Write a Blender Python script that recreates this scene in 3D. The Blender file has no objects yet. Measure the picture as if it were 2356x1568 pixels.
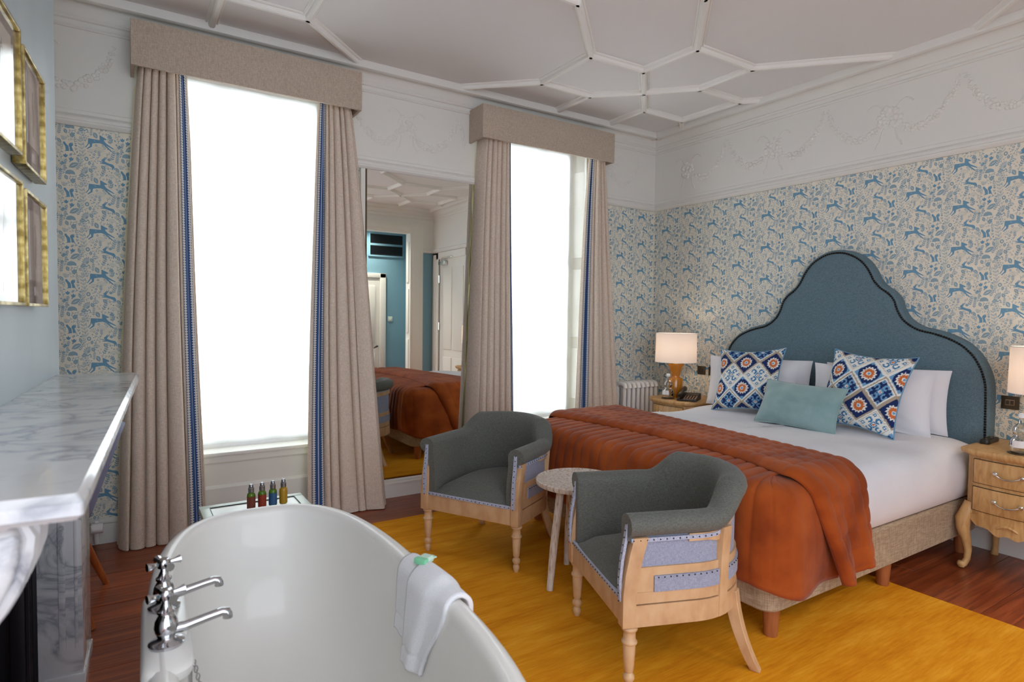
import bpy, bmesh, math, random
from mathutils import Vector, Matrix, noise
random.seed(7)
R = math.radians
PI = math.pi
scene = bpy.context.scene
COL = scene.collection

# ---------------------------------------------------------------- camera
YAW, PITCH, ROLL, CAMH = R(32.805), R(-2.27), R(0.7435), 1.32
F = Vector((math.sin(YAW) * math.cos(PITCH), math.cos(YAW) * math.cos(PITCH), math.sin(PITCH)))
r0 = Vector((math.cos(YAW), -math.sin(YAW), 0))
u0 = r0.cross(F)
cr = (r0 * math.cos(ROLL) + u0 * math.sin(ROLL)).normalized()
cu = cr.cross(F).normalized()
cam = bpy.data.cameras.new('camera')
cam.sensor_fit = 'HORIZONTAL'
cam.sensor_width = 36
cam.lens = 36 * 1385.33 / 2356
cam.clip_start = 0.02
cam.dof.use_dof = True
cam.dof.focus_distance = 3.2
cam.dof.aperture_fstop = 4.0
co = bpy.data.objects.new('camera', cam)
COL.objects.link(co)
M = Matrix((cr, cu, -F)).transposed().to_4x4()
M.translation = (0, 0, CAMH)
co.matrix_world = M
scene.camera = co

# ---------------------------------------------------------------- world, daylight, exposure
w = bpy.data.worlds.new('sky')
scene.world = w
w.use_nodes = True
bgn = w.node_tree.nodes['Background']
bgn.inputs[0].default_value = (0.90, 0.965, 1.08, 1)
bgn.inputs[1].default_value = 3.0
scene.view_settings.view_transform = 'Standard'
scene.view_settings.look = 'None'
scene.view_settings.gamma = 1
scene.view_settings.use_curve_mapping = False
scene.view_settings.exposure = 0.24
scene.cycles.use_denoising = True
scene.cycles.max_bounces = 8
scene.cycles.diffuse_bounces = 5
scene.cycles.glossy_bounces = 4
scene.cycles.transmission_bounces = 6
scene.cycles.transparent_max_bounces = 12
scene.cycles.caustics_reflective = False
scene.cycles.caustics_refractive = False
scene.cycles.sample_clamp_indirect = 6.0


def daylight(name, x, z, sx, sz, power):
    l = bpy.data.lights.new(name, 'AREA')
    l.shape = 'RECTANGLE'
    l.size = sx
    l.size_y = sz
    l.energy = power
    l.color = (0.90, 0.96, 1.0)
    o = bpy.data.objects.new(name, l)
    COL.objects.link(o)
    o.location = (x, 4.75, z)
    o.rotation_euler = (R(-90), 0, 0)
    return o


daylight('daylight', 0.688, 1.65, 1.4, 2.7, 85)
daylight('daylight', 2.885, 1.65, 1.4, 2.7, 85)


# ---------------------------------------------------------------- materials
MATS = {}


def nmat(name):
    m = bpy.data.materials.new(name)
    m.use_nodes = True
    nt = m.node_tree
    b = nt.nodes['Principled BSDF']
    MATS[name] = m
    return m, nt, b


def N(nt, kind, **kw):
    n = nt.nodes.new(kind)
    for k, v in kw.items():
        if k.startswith('i_'):
            key = k[2:]
            key = int(key) if key.isdigit() else key.replace('_', ' ')
            n.inputs[key].default_value = v
        else:
            setattr(n, k, v)
    return n


def c4(c):
    return (c[0], c[1], c[2], 1)


def srgb(r, g, b):
    f = lambda v: (v / 255 / 12.92) if v / 255 <= 0.04045 else ((v / 255 + 0.055) / 1.055) ** 2.4
    return (f(r), f(g), f(b))


def plain(name, col, rough=0.5, metal=0.0, spec=0.5, coat=0.0, sheen=0.0, trans=0.0, ior=1.5):
    m, nt, b = nmat(name)
    b.inputs['Base Color'].default_value = c4(col)
    b.inputs['Roughness'].default_value = rough
    b.inputs['Metallic'].default_value = metal
    b.inputs['Specular IOR Level'].default_value = spec
    b.inputs['Coat Weight'].default_value = coat
    b.inputs['Sheen Weight'].default_value = sheen
    b.inputs['Transmission Weight'].default_value = trans
    b.inputs['IOR'].default_value = ior
    return m


def textured(name, cols, scale=(1, 1, 1), nscale=5.0, detail=4.0, rough=0.5, bump=0.0, bscale=None, spec=0.4,
             sheen=0.0, lo=0.35, hi=0.65, coords='Object', metal=0.0, coat=0.0, distortion=0.0, bdist=0.01):
    """colour by a stretched noise, fine relief by another"""
    m, nt, b = nmat(name)
    tc = N(nt, 'ShaderNodeTexCoord')
    mp = N(nt, 'ShaderNodeMapping')
    mp.inputs['Scale'].default_value = scale
    nt.links.new(tc.outputs[coords], mp.inputs[0])
    no = N(nt, 'ShaderNodeTexNoise', i_Scale=nscale, i_Detail=detail, i_Distortion=distortion)
    nt.links.new(mp.outputs[0], no.inputs['Vector'])
    cr_ = N(nt, 'ShaderNodeValToRGB')
    el = cr_.color_ramp.elements
    el[0].position, el[1].position = lo, hi
    el[0].color, el[1].color = c4(cols[0]), c4(cols[-1])
    for k, c in enumerate(cols[1:-1]):
        e = el.new(lo + (hi - lo) * (k + 1) / (len(cols) - 1))
        e.color = c4(c)
    nt.links.new(no.outputs['Fac'], cr_.inputs[0])
    nt.links.new(cr_.outputs[0], b.inputs['Base Color'])
    b.inputs['Roughness'].default_value = rough
    b.inputs['Specular IOR Level'].default_value = spec
    b.inputs['Sheen Weight'].default_value = sheen
    b.inputs['Metallic'].default_value = metal
    b.inputs['Coat Weight'].default_value = coat
    if bump:
        n2 = N(nt, 'ShaderNodeTexNoise', i_Scale=bscale or nscale * 3, i_Detail=3.0)
        nt.links.new(mp.outputs[0], n2.inputs['Vector'])
        bp = N(nt, 'ShaderNodeBump', i_Strength=bump, i_Distance=bdist)
        nt.links.new(n2.outputs['Fac'], bp.inputs['Height'])
        nt.links.new(bp.outputs[0], b.inputs['Normal'])
    return m


def weave(name, c1, c2, s=260.0, rough=0.85, mix=0.5, sheen=0.1, bump=0.25, stretch=12.0):
    """woven cloth: two thread directions of stretched noise"""
    m, nt, b = nmat(name)
    tc = N(nt, 'ShaderNodeTexCoord')
    outs = []
    for sc in ((s, s, s / stretch), (s / stretch, s / stretch, s)):
        mp = N(nt, 'ShaderNodeMapping')
        mp.inputs['Scale'].default_value = sc
        nt.links.new(tc.outputs['Object'], mp.inputs[0])
        no = N(nt, 'ShaderNodeTexNoise', i_Scale=1.0, i_Detail=2.0)
        nt.links.new(mp.outputs[0], no.inputs['Vector'])
        outs.append(no)
    ad = N(nt, 'ShaderNodeMath', operation='ADD')
    nt.links.new(outs[0].outputs['Fac'], ad.inputs[0])
    nt.links.new(outs[1].outputs['Fac'], ad.inputs[1])
    rp = N(nt, 'ShaderNodeValToRGB')
    rp.color_ramp.elements[0].position = 0.40
    rp.color_ramp.elements[1].position = 0.60
    rp.color_ramp.elements[0].color = c4(c1)
    rp.color_ramp.elements[1].color = c4(c2)
    ha = N(nt, 'ShaderNodeMath', operation='MULTIPLY')
    ha.inputs[1].default_value = 0.5
    nt.links.new(ad.outputs[0], ha.inputs[0])
    nt.links.new(ha.outputs[0], rp.inputs[0])
    nt.links.new(rp.outputs[0], b.inputs['Base Color'])
    b.inputs['Roughness'].default_value = rough
    b.inputs['Specular IOR Level'].default_value = 0.2
    b.inputs['Sheen Weight'].default_value = sheen
    if bump:
        bp = N(nt, 'ShaderNodeBump', i_Strength=bump, i_Distance=0.002)
        nt.links.new(ha.outputs[0], bp.inputs['Height'])
        nt.links.new(bp.outputs[0], b.inputs['Normal'])
    return m


plain('paint_white', srgb(228, 227, 222), 0.5, spec=0.3)
plain('ceiling_white', srgb(232, 231, 231), 0.7, spec=0.2)
plain('ceiling_rib_white', srgb(240, 239, 235), 0.55, spec=0.3)
plain('wood_white', srgb(232, 230, 222), 0.35, spec=0.45)
textured('blue_paint', [srgb(172, 188, 195), srgb(180, 194, 200)], nscale=3, rough=0.42, spec=0.4)
plain('teal_paint', srgb(124, 164, 180), 0.5, spec=0.3)
textured('paper_cream', [srgb(233, 226, 209), srgb(238, 232, 217)], nscale=30, rough=0.8, spec=0.1)
plain('print_dark', srgb(114, 158, 186), 0.7, spec=0.15)
plain('print_mid', srgb(146, 173, 186), 0.7, spec=0.15)
plain('print_light', srgb(178, 193, 194), 0.7, spec=0.15)
weave('linen', srgb(203, 186, 169), srgb(224, 209, 194), s=420, stretch=8)
weave('linen_pelmet', srgb(174, 158, 142), srgb(198, 183, 166), s=420, stretch=8)
plain('lining', srgb(238, 229, 196), 0.8)
weave('divan_linen', srgb(150, 128, 104), srgb(186, 164, 138), s=260)
weave('grey_cloth', srgb(84, 85, 80), srgb(106, 107, 101), s=520, stretch=5, sheen=0.12)
weave('blue_cloth', srgb(134, 139, 160), srgb(158, 163, 184), s=520, stretch=6)
weave('headboard_cloth', srgb(86, 108, 119), srgb(108, 131, 142), s=420, stretch=6, sheen=0.08)
textured('gimp', [srgb(150, 156, 178), srgb(182, 187, 206)], nscale=200, rough=0.8)
plain('tack', srgb(20, 22, 30), 0.4)
plain('stud', srgb(46, 40, 36), 0.28, metal=0.9)
textured('limed_wood', [srgb(184, 144, 106), srgb(198, 160, 120), srgb(206, 172, 134)], scale=(9, 9, 5), nscale=2, detail=6, rough=0.5, lo=0.3, hi=0.7)
textured('oak', [srgb(182, 138, 84), srgb(200, 158, 104), srgb(210, 170, 116)], scale=(14, 3, 3), nscale=4, rough=0.38, bump=0.05, lo=0.3, hi=0.7, distortion=0.6)
textured('whitewash', [srgb(142, 106, 82), srgb(196, 178, 162), srgb(214, 206, 198)], scale=(40, 40, 5), nscale=3, detail=8, rough=0.6, bump=0.15, lo=0.25, hi=0.6)
textured('orange_wood', [srgb(150, 78, 36), srgb(178, 98, 48)], scale=(8, 8, 1), nscale=5, rough=0.35)
textured('bed_leg_wood', [srgb(150, 88, 52), srgb(172, 106, 66)], scale=(8, 8, 1), nscale=5, rough=0.4)
textured('white_cotton', [srgb(226, 226, 232), srgb(236, 236, 240)], nscale=2, rough=0.85, bump=0.12, bscale=7, bdist=0.03, spec=0.15, sheen=0.1)
plain('pillow_cotton', srgb(232, 231, 235), 0.85, spec=0.15, sheen=0.1)
textured('towel', [srgb(238, 239, 244), srgb(246, 247, 250)], nscale=300, rough=0.95, bump=0.7, bscale=500, bdist=0.004, spec=0.1, sheen=0.2)
textured('teal_velvet', [srgb(128, 158, 158), srgb(146, 174, 174)], nscale=8, rough=0.7, sheen=0.5, spec=0.2)
textured('enamel', [srgb(229, 227, 222), srgb(233, 231, 226)], nscale=2, rough=0.45, spec=0.35, coat=0.4)
plain('chrome', (0.58, 0.59, 0.62), 0.07, metal=1.0)
plain('silver', (0.78, 0.77, 0.74), 0.18, metal=1.0)
plain('mirror_glass', (0.80, 0.83, 0.80), 0.0, metal=1.0)
textured('gold_leaf', [srgb(112, 94, 44), srgb(150, 130, 74), srgb(186, 168, 114)], nscale=40, rough=0.32, metal=0.85)
plain('mount_grey', srgb(96, 98, 112), 0.05, spec=0.6, coat=1.0)
plain('print_paper', srgb(196, 194, 190), 0.05, spec=0.6, coat=1.0)
plain('ink_brown', srgb(110, 100, 92), 0.1, coat=1.0)
plain('bronze', srgb(88, 76, 60), 0.35, metal=0.7)
plain('bronze_light', srgb(176, 150, 128), 0.35, metal=0.6)
plain('black_plastic', srgb(34, 31, 30), 0.4)
plain('tan_plastic', srgb(196, 158, 130), 0.45)
plain('iron', srgb(24, 25, 33), 0.4, spec=0.5)
plain('soot', srgb(18, 17, 17), 0.9)
plain('white_plastic', srgb(236, 236, 238), 0.35)
plain('radiator_white', srgb(234, 234, 234), 0.3)
plain('amber_glaze', srgb(192, 122, 30), 0.12, coat=0.8)
plain('gilt', srgb(214, 176, 90), 0.25, metal=0.9)
plain('soap_green', srgb(128, 206, 162), 0.4)
plain('soap_wrap', srgb(196, 226, 210), 0.3)
plain('cap_grey', srgb(150, 152, 156), 0.25, metal=0.8)
plain('pale_frame', srgb(206, 220, 206), 0.35)
plain('table_glass', srgb(196, 202, 188), 0.15, spec=0.5)
plain('lavender_shell', srgb(128, 134, 168), 0.6)
plain('dark_slot', srgb(30, 36, 42), 0.5)
plain('subfloor', srgb(30, 16, 10), 0.8)
plain('asphalt_grey', srgb(120, 124, 120), 0.8)
plain('bottle_red', srgb(150, 52, 34), 0.3, spec=0.5)
plain('bottle_brown', srgb(118, 56, 42), 0.3, spec=0.5)
plain('bottle_blue', srgb(46, 88, 130), 0.3, spec=0.5)
plain('bottle_amber', srgb(176, 134, 30), 0.25, spec=0.5)
plain('bottle_green', srgb(96, 140, 34), 0.12, spec=0.6, trans=0.3)


def glassy(name, tint, rough=0.0, gloss=0.1):
    """thin clear glass that lets light through without caustics"""
    m = bpy.data.materials.new(name)
    m.use_nodes = True
    nt = m.node_tree
    nt.nodes.clear()
    out = N(nt, 'ShaderNodeOutputMaterial')
    tr = N(nt, 'ShaderNodeBsdfTransparent')
    tr.inputs[0].default_value = c4(tint)
    gl = N(nt, 'ShaderNodeBsdfGlossy')
    gl.inputs['Roughness'].default_value = rough
    fr = N(nt, 'ShaderNodeFresnel', i_IOR=1.5)
    ad = N(nt, 'ShaderNodeMath', operation='ADD')
    ad.inputs[1].default_value = gloss
    nt.links.new(fr.outputs[0], ad.inputs[0])
    mx = N(nt, 'ShaderNodeMixShader')
    nt.links.new(ad.outputs[0], mx.inputs[0])
    nt.links.new(tr.outputs[0], mx.inputs[1])
    nt.links.new(gl.outputs[0], mx.inputs[2])
    nt.links.new(mx.outputs[0], out.inputs[0])
    MATS[name] = m


glassy('window_glass', (0.97, 0.98, 0.97), gloss=0.0)
glassy('carafe_glass', (0.90, 0.92, 0.91), gloss=0.04)


def translucent(name, col, frac=0.6):
    m = bpy.data.materials.new(name)
    m.use_nodes = True
    nt = m.node_tree
    nt.nodes.clear()
    out = N(nt, 'ShaderNodeOutputMaterial')
    d = N(nt, 'ShaderNodeBsdfDiffuse')
    t = N(nt, 'ShaderNodeBsdfTranslucent')
    d.inputs[0].default_value = c4(col)
    t.inputs[0].default_value = c4(col)
    mx = N(nt, 'ShaderNodeMixShader')
    mx.inputs[0].default_value = frac
    nt.links.new(d.outputs[0], mx.inputs[1])
    nt.links.new(t.outputs[0], mx.inputs[2])
    nt.links.new(mx.outputs[0], out.inputs[0])
    MATS[name] = m


translucent('blind_cloth', (0.93, 0.94, 0.95), 0.75)
translucent('shade_cloth', srgb(240, 230, 224), 0.3)


def mat_marble():
    m, nt, b = nmat('marble')
    tc = N(nt, 'ShaderNodeTexCoord')
    n1 = N(nt, 'ShaderNodeTexNoise', i_Scale=3.0, i_Detail=8.0, i_Roughness=0.6)
    nt.links.new(tc.outputs['Object'], n1.inputs['Vector'])
    mp = N(nt, 'ShaderNodeMapping')
    mp.inputs['Rotation'].default_value = (0.3, 0.2, 0.9)
    mp.inputs['Scale'].default_value = (2.2, 3.6, 3.0)
    nt.links.new(tc.outputs['Object'], mp.inputs[0])
    n2 = N(nt, 'ShaderNodeTexNoise', i_Scale=1.6, i_Detail=7.0, i_Distortion=1.6)
    nt.links.new(mp.outputs[0], n2.inputs['Vector'])
    s = N(nt, 'ShaderNodeMath', operation='SUBTRACT')
    s.inputs[1].default_value = 0.5
    nt.links.new(n2.outputs['Fac'], s.inputs[0])
    a = N(nt, 'ShaderNodeMath', operation='ABSOLUTE')
    nt.links.new(s.outputs[0], a.inputs[0])
    rp = N(nt, 'ShaderNodeValToRGB')
    e = rp.color_ramp.elements
    e[0].position, e[0].color = 0.0, c4(srgb(160, 163, 170))
    e[1].position, e[1].color = 0.06, c4(srgb(216, 217, 218))
    k = e.new(0.02)
    k.color = c4(srgb(192, 195, 199))
    nt.links.new(a.outputs[0], rp.inputs[0])
    r2 = N(nt, 'ShaderNodeValToRGB')
    r2.color_ramp.elements[0].color = c4((0.82, 0.83, 0.85))
    r2.color_ramp.elements[1].color = c4((1, 1, 1))
    r2.color_ramp.elements[0].position = 0.3
    r2.color_ramp.elements[1].position = 0.6
    nt.links.new(n1.outputs['Fac'], r2.inputs[0])
    mx = N(nt, 'ShaderNodeMix', data_type='RGBA', blend_type='MULTIPLY')
    mx.inputs['Factor'].default_value = 1.0
    nt.links.new(rp.outputs[0], mx.inputs['A'])
    nt.links.new(r2.outputs[0], mx.inputs['B'])
    nt.links.new(mx.outputs['Result'], b.inputs['Base Color'])
    b.inputs['Roughness'].default_value = 0.16
    b.inputs['Coat Weight'].default_value = 0.3


mat_marble()


def mat_floor():
    m, nt, b = nmat('floor_wood')
    oi = N(nt, 'ShaderNodeObjectInfo')
    tc = N(nt, 'ShaderNodeTexCoord')
    ad = N(nt, 'ShaderNodeVectorMath', operation='ADD')
    sc = N(nt, 'ShaderNodeVectorMath', operation='SCALE')
    sc.inputs['Scale'].default_value = 31.0
    cb = N(nt, 'ShaderNodeCombineXYZ')
    nt.links.new(oi.outputs['Random'], cb.inputs[0])
    nt.links.new(oi.outputs['Random'], cb.inputs[2])
    nt.links.new(cb.outputs[0], sc.inputs[0])
    nt.links.new(tc.outputs['Object'], ad.inputs[0])
    nt.links.new(sc.outputs[0], ad.inputs[1])
    mp = N(nt, 'ShaderNodeMapping')
    mp.inputs['Scale'].default_value = (1.2, 22, 1)
    nt.links.new(ad.outputs[0], mp.inputs[0])
    no = N(nt, 'ShaderNodeTexNoise', i_Scale=2.2, i_Detail=6.0, i_Distortion=0.5)
    nt.links.new(mp.outputs[0], no.inputs['Vector'])
    rp = N(nt, 'ShaderNodeValToRGB')
    e = rp.color_ramp.elements
    e[0].position, e[0].color = 0.3, c4(srgb(104, 48, 25))
    e[1].position, e[1].color = 0.72, c4(srgb(176, 92, 50))
    k = e.new(0.5)
    k.color = c4(srgb(144, 68, 36))
    nt.links.new(no.outputs['Fac'], rp.inputs[0])
    hs = N(nt, 'ShaderNodeHueSaturation')
    mr = N(nt, 'ShaderNodeMapRange')
    mr.inputs['To Min'].default_value = 0.8
    mr.inputs['To Max'].default_value = 1.15
    nt.links.new(oi.outputs['Random'], mr.inputs['Value'])
    nt.links.new(mr.outputs[0], hs.inputs['Value'])
    nt.links.new(rp.outputs[0], hs.inputs['Color'])
    nt.links.new(hs.outputs[0], b.inputs['Base Color'])
    b.inputs['Roughness'].default_value = 0.30


mat_floor()


def mat_rug():
    m, nt, b = nmat('rug_wool')
    tc = N(nt, 'ShaderNodeTexCoord')
    outs = []
    for sc, ns in (((1.0, 5.0, 1), 2.0), ((4.0, 45.0, 1), 2.0)):
        mp = N(nt, 'ShaderNodeMapping')
        mp.inputs['Scale'].default_value = sc
        nt.links.new(tc.outputs['Object'], mp.inputs[0])
        no = N(nt, 'ShaderNodeTexNoise', i_Scale=ns, i_Detail=6.0, i_Roughness=0.62)
        nt.links.new(mp.outputs[0], no.inputs['Vector'])
        outs.append(no)
    mx = N(nt, 'ShaderNodeMix', data_type='FLOAT')
    mx.inputs['Factor'].default_value = 0.42
    nt.links.new(outs[0].outputs['Fac'], mx.inputs['A'])
    nt.links.new(outs[1].outputs['Fac'], mx.inputs['B'])
    rp = N(nt, 'ShaderNodeValToRGB')
    e = rp.color_ramp.elements
    e[0].position, e[0].color = 0.34, c4(srgb(196, 116, 14))
    e[1].position, e[1].color = 0.66, c4(srgb(230, 164, 46))
    k = e.new(0.5)
    k.color = c4(srgb(216, 142, 26))
    nt.links.new(mx.outputs['Result'], rp.inputs[0])
    nt.links.new(rp.outputs[0], b.inputs['Base Color'])
    b.inputs['Roughness'].default_value = 0.8
    b.inputs['Specular IOR Level'].default_value = 0.1


mat_rug()
textured('rust_velvet', [srgb(124, 52, 16), srgb(152, 70, 24), srgb(172, 86, 34)], nscale=5, detail=7, rough=0.75, sheen=0.12, spec=0.1, lo=0.3, hi=0.7, bump=0.1, bscale=40)


def vcol_mat(name, rough=0.85):
    m, nt, b = nmat(name)
    a = N(nt, 'ShaderNodeVertexColor', layer_name='print')
    nt.links.new(a.outputs[0], b.inputs['Base Color'])
    b.inputs['Roughness'].default_value = rough
    b.inputs['Specular IOR Level'].default_value = 0.15
    return m


vcol_mat('ikat_cotton')


def mat_trim():
    """woven braid: blue band with zigzag edges, drawn from the strip's UV (u across, v along in metres)"""
    m, nt, b = nmat('braid')
    uv = N(nt, 'ShaderNodeUVMap')
    sp = N(nt, 'ShaderNodeSeparateXYZ')
    nt.links.new(uv.outputs[0], sp.inputs[0])

    def mth(op, a, bb=None):
        n = N(nt, 'ShaderNodeMath', operation=op)
        for i, v in enumerate((a, bb)):
            if v is None:
                continue
            if isinstance(v, (int, float)):
                n.inputs[i].default_value = v
            else:
                nt.links.new(v, n.inputs[i])
        return n.outputs[0]
    d = mth('ABSOLUTE', mth('SUBTRACT', sp.outputs[0], 0.5))          # 0 centre .. 0.5 edge
    zig = mth('PINGPONG', sp.outputs[1], 0.0075)
    lim = mth('ADD', 0.20, mth('MULTIPLY', zig, 16.0))
    blue = mth('LESS_THAN', d, lim)
    line = mth('LESS_THAN', d, 0.035)
    lim2 = mth('ADD', 0.36, mth('MULTIPLY', mth('PINGPONG', mth('ADD', sp.outputs[1], 0.0075), 0.0075), 14.0))
    edge = mth('GREATER_THAN', d, lim2)
    m1 = N(nt, 'ShaderNodeMix', data_type='RGBA')
    m1.inputs['A'].default_value = c4(srgb(206, 204, 200))
    m1.inputs['B'].default_value = c4(srgb(40, 76, 130))
    nt.links.new(blue, m1.inputs['Factor'])
    m2 = N(nt, 'ShaderNodeMix', data_type='RGBA')
    nt.links.new(m1.outputs['Result'], m2.inputs['A'])
    m2.inputs['B'].default_value = c4(srgb(190, 194, 204))
    nt.links.new(line, m2.inputs['Factor'])
    m3 = N(nt, 'ShaderNodeMix', data_type='RGBA')
    nt.links.new(m2.outputs['Result'], m3.inputs['A'])
    m3.inputs['B'].default_value = c4(srgb(120, 122, 132))
    nt.links.new(edge, m3.inputs['Factor'])
    nt.links.new(m3.outputs['Result'], b.inputs['Base Color'])
    b.inputs['Roughness'].default_value = 0.8


mat_trim()


# ---------------------------------------------------------------- mesh helpers
class MB:
    def __init__(self):
        self.v, self.f, self.m, self.uv = [], [], [], {}

    def add(self, vs, fs, mi=0):
        o = len(self.v)
        self.v += [tuple(p) for p in vs]
        for f in fs:
            self.f.append(tuple(i + o for i in f))
            self.m.append(mi)
        return self

    def box(self, x0, x1, y0, y1, z0, z1, mi=0):
        vs = [(x, y, z) for z in (z0, z1) for y in (y0, y1) for x in (x0, x1)]
        return self.add(vs, [(0, 2, 3, 1), (4, 5, 7, 6), (0, 1, 5, 4), (2, 6, 7, 3), (0, 4, 6, 2), (1, 3, 7, 5)], mi)

    def rings(self, rings, closed=True, cap0=False, cap1=False, mi=0):
        """list of equal-length point rings skinned together"""
        n = len(rings[0])
        vs = [p for r in rings for p in r]
        fs = []
        for k in range(len(rings) - 1):
            for i in range(n if closed else n - 1):
                j = (i + 1) % n
                fs.append((k * n + i, k * n + j, (k + 1) * n + j, (k + 1) * n + i))
        if cap0:
            fs.append(tuple(range(n - 1, -1, -1)))
        if cap1:
            fs.append(tuple((len(rings) - 1) * n + i for i in range(n)))
        return self.add(vs, fs, mi)

    def tube(self, path, r, n=8, caps=True, mi=0, flat=1.0, up=None):
        path = [Vector(p) for p in path]
        rs = r if isinstance(r, (list, tuple)) else [r] * len(path)
        rings = []
        prev = None
        for k, p in enumerate(path):
            t = (path[min(k + 1, len(path) - 1)] - path[max(k - 1, 0)]).normalized()
            ref = Vector(up) if up else (Vector((0, 0, 1)) if abs(t.z) < 0.9 else Vector((1, 0, 0)))
            if prev is not None and not up:
                a = (prev - t * prev.dot(t)).normalized()
            else:
                a = t.cross(ref).normalized()
            prev = a
            b = t.cross(a).normalized()
            rings.append([p + a * (rs[k] * math.cos(2 * PI * i / n)) + b * (rs[k] * flat * math.sin(2 * PI * i / n)) for i in range(n)])
        return self.rings(rings, True, caps, caps, mi)

    def lathe(self, prof, n=24, c=(0, 0, 0), cap=True, mi=0):
        rings = [[(c[0] + rr * math.cos(2 * PI * i / n), c[1] + rr * math.sin(2 * PI * i / n), c[2] + z) for i in range(n)] for rr, z in prof]
        return self.rings(rings, True, cap, cap, mi)

    def prism(self, pts, a, b, axis='z', mi=0):
        """polygon pts (2-D) pushed from a to b along an axis"""
        def P(p, t):
            return {'x': (t, p[0], p[1]), 'y': (p[0], t, p[1]), 'z': (p[0], p[1], t)}[axis]
        n = len(pts)
        vs = [P(p, a) for p in pts] + [P(p, b) for p in pts]
        fs = [tuple(range(n))[::-1], tuple(range(n, 2 * n))] + [(i, (i + 1) % n, n + (i + 1) % n, n + i) for i in range(n)]
        return self.add(vs, fs, mi)

    def grid(self, fn, nu, nv, mi=0, uvf=None):
        o = len(self.v)
        vs = [fn(i / nu, j / nv) for j in range(nv + 1) for i in range(nu + 1)]
        fs = [(j * (nu + 1) + i, j * (nu + 1) + i + 1, (j + 1) * (nu + 1) + i + 1, (j + 1) * (nu + 1) + i) for j in range(nv) for i in range(nu)]
        self.add(vs, fs, mi)
        if uvf:
            for j in range(nv + 1):
                for i in range(nu + 1):
                    self.uv[o + j * (nu + 1) + i] = uvf(i / nu, j / nv)
        return self

    def build(self, name, mat, parent=None, smooth=False, loc=None, rz=0.0, bevel=0.0, seg=2, solid=0.0, angle=40, fix=True, kind=None):
        me = bpy.data.meshes.new(name)
        me.from_pydata(self.v, [], self.f)
        mats = mat if isinstance(mat, (list, tuple)) else [mat]
        for m in mats:
            me.materials.append(MATS[m])
        if len(mats) > 1:
            me.polygons.foreach_set('material_index', self.m)
        if self.uv:
            ul = me.uv_layers.new(name='UVMap')
            for l in me.loops:
                ul.data[l.index].uv = self.uv.get(l.vertex_index, (0, 0))
        if bevel or fix:
            bm = bmesh.new()
            bm.from_mesh(me)
            if bevel:
                es = [e for e in bm.edges if len(e.link_faces) == 2 and e.calc_face_angle(0) > R(25)]
                bmesh.ops.bevel(bm, geom=es, offset=bevel, segments=seg, affect='EDGES', profile=0.6, clamp_overlap=True)
            bmesh.ops.recalc_face_normals(bm, faces=bm.faces)
            bm.to_mesh(me)
            bm.free()
        if smooth or bevel:
            me.polygons.foreach_set('use_smooth', [True] * len(me.polygons))
            me.set_sharp_from_angle(angle=R(angle))
        me.update()
        o = bpy.data.objects.new(name, me)
        COL.objects.link(o)
        if parent is not None:
            o.parent = parent
        if loc:
            o.location = loc
        o.rotation_euler[2] = rz
        if solid:
            md = o.modifiers.new('thickness', 'SOLIDIFY')
            md.thickness = solid
            md.offset = 0
        if kind:
            o['kind'] = kind
        return o


def tag(o, label, cat, group=None):
    o['label'] = label
    o['category'] = cat
    if group:
        o['group'] = group
    return o


def thing(name, label, cat, loc=(0, 0, 0), rz=0.0, group=None):
    o = bpy.data.objects.new(name, None)
    o.empty_display_size = 0.1
    COL.objects.link(o)
    o.location = loc
    o.rotation_euler = (0, 0, rz)
    return tag(o, label, cat, group)


def struct(o, label=None):
    o['kind'] = 'structure'
    if label:
        o['label'] = label
    return o


def copy_tree(o, parent=None):
    c = o.copy()
    COL.objects.link(c)
    c.parent = parent
    for ch in list(o.children):
        copy_tree(ch, c)
    return c


def rrect(x0, x1, y0, y1, r, z, n=6, m=8):
    """rounded rectangle ring: n points per corner, m per side"""
    pts = []
    r = max(0.001, min(r, (x1 - x0) / 2 - 1e-4, (y1 - y0) / 2 - 1e-4))
    cs = [(x1 - r, y1 - r, 0), (x0 + r, y1 - r, 90), (x0 + r, y0 + r, 180), (x1 - r, y0 + r, 270)]
    corners = [[(cx + r * math.cos(R(a + 90 * k / (n - 1))), cy + r * math.sin(R(a + 90 * k / (n - 1)))) for k in range(n)] for cx, cy, a in cs]
    for k in range(4):
        pts += corners[k]
        a, b = corners[k][-1], corners[(k + 1) % 4][0]
        pts += [(a[0] + (b[0] - a[0]) * t / m, a[1] + (b[1] - a[1]) * t / m) for t in range(1, m)]
    return [(p[0], p[1], z(p) if callable(z) else z) for p in pts]


def sm(a, b, x):
    t = max(0.0, min(1.0, (x - a) / (b - a)))
    return t * t * (3 - 2 * t)

# ================================================================ the setting
XW, XE, YS, YN, ZC = -0.8, 4.245, -0.78, 4.12, 3.02
RAIL = 2.335

# floor with boards
floor = struct(MB().box(XW - 0.2, XE + 0.4, -1.75, YN + 0.1, -0.12, -0.022).build('floor', 'subfloor'))
PW = 0.193
y = 1.1 - PW * 15
plank_meshes = {}
row = 0
while y < YN:
    cuts = [XW - 0.1]
    x = XW - 0.1 + random.uniform(0.8, 2.2)
    while x < XE + 0.3:
        cuts.append(x)
        x += random.uniform(1.6, 2.6)
    cuts.append(XE + 0.35)
    for a, b in zip(cuts, cuts[1:]):
        MB().box(a + 0.001, b - 0.001, y + 0.0012, y + PW - 0.0012, -0.022, random.uniform(-0.0008, 0)).build('plank', 'floor_wood', floor, bevel=0.0012, seg=1)
    y += PW
    row += 1

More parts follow.
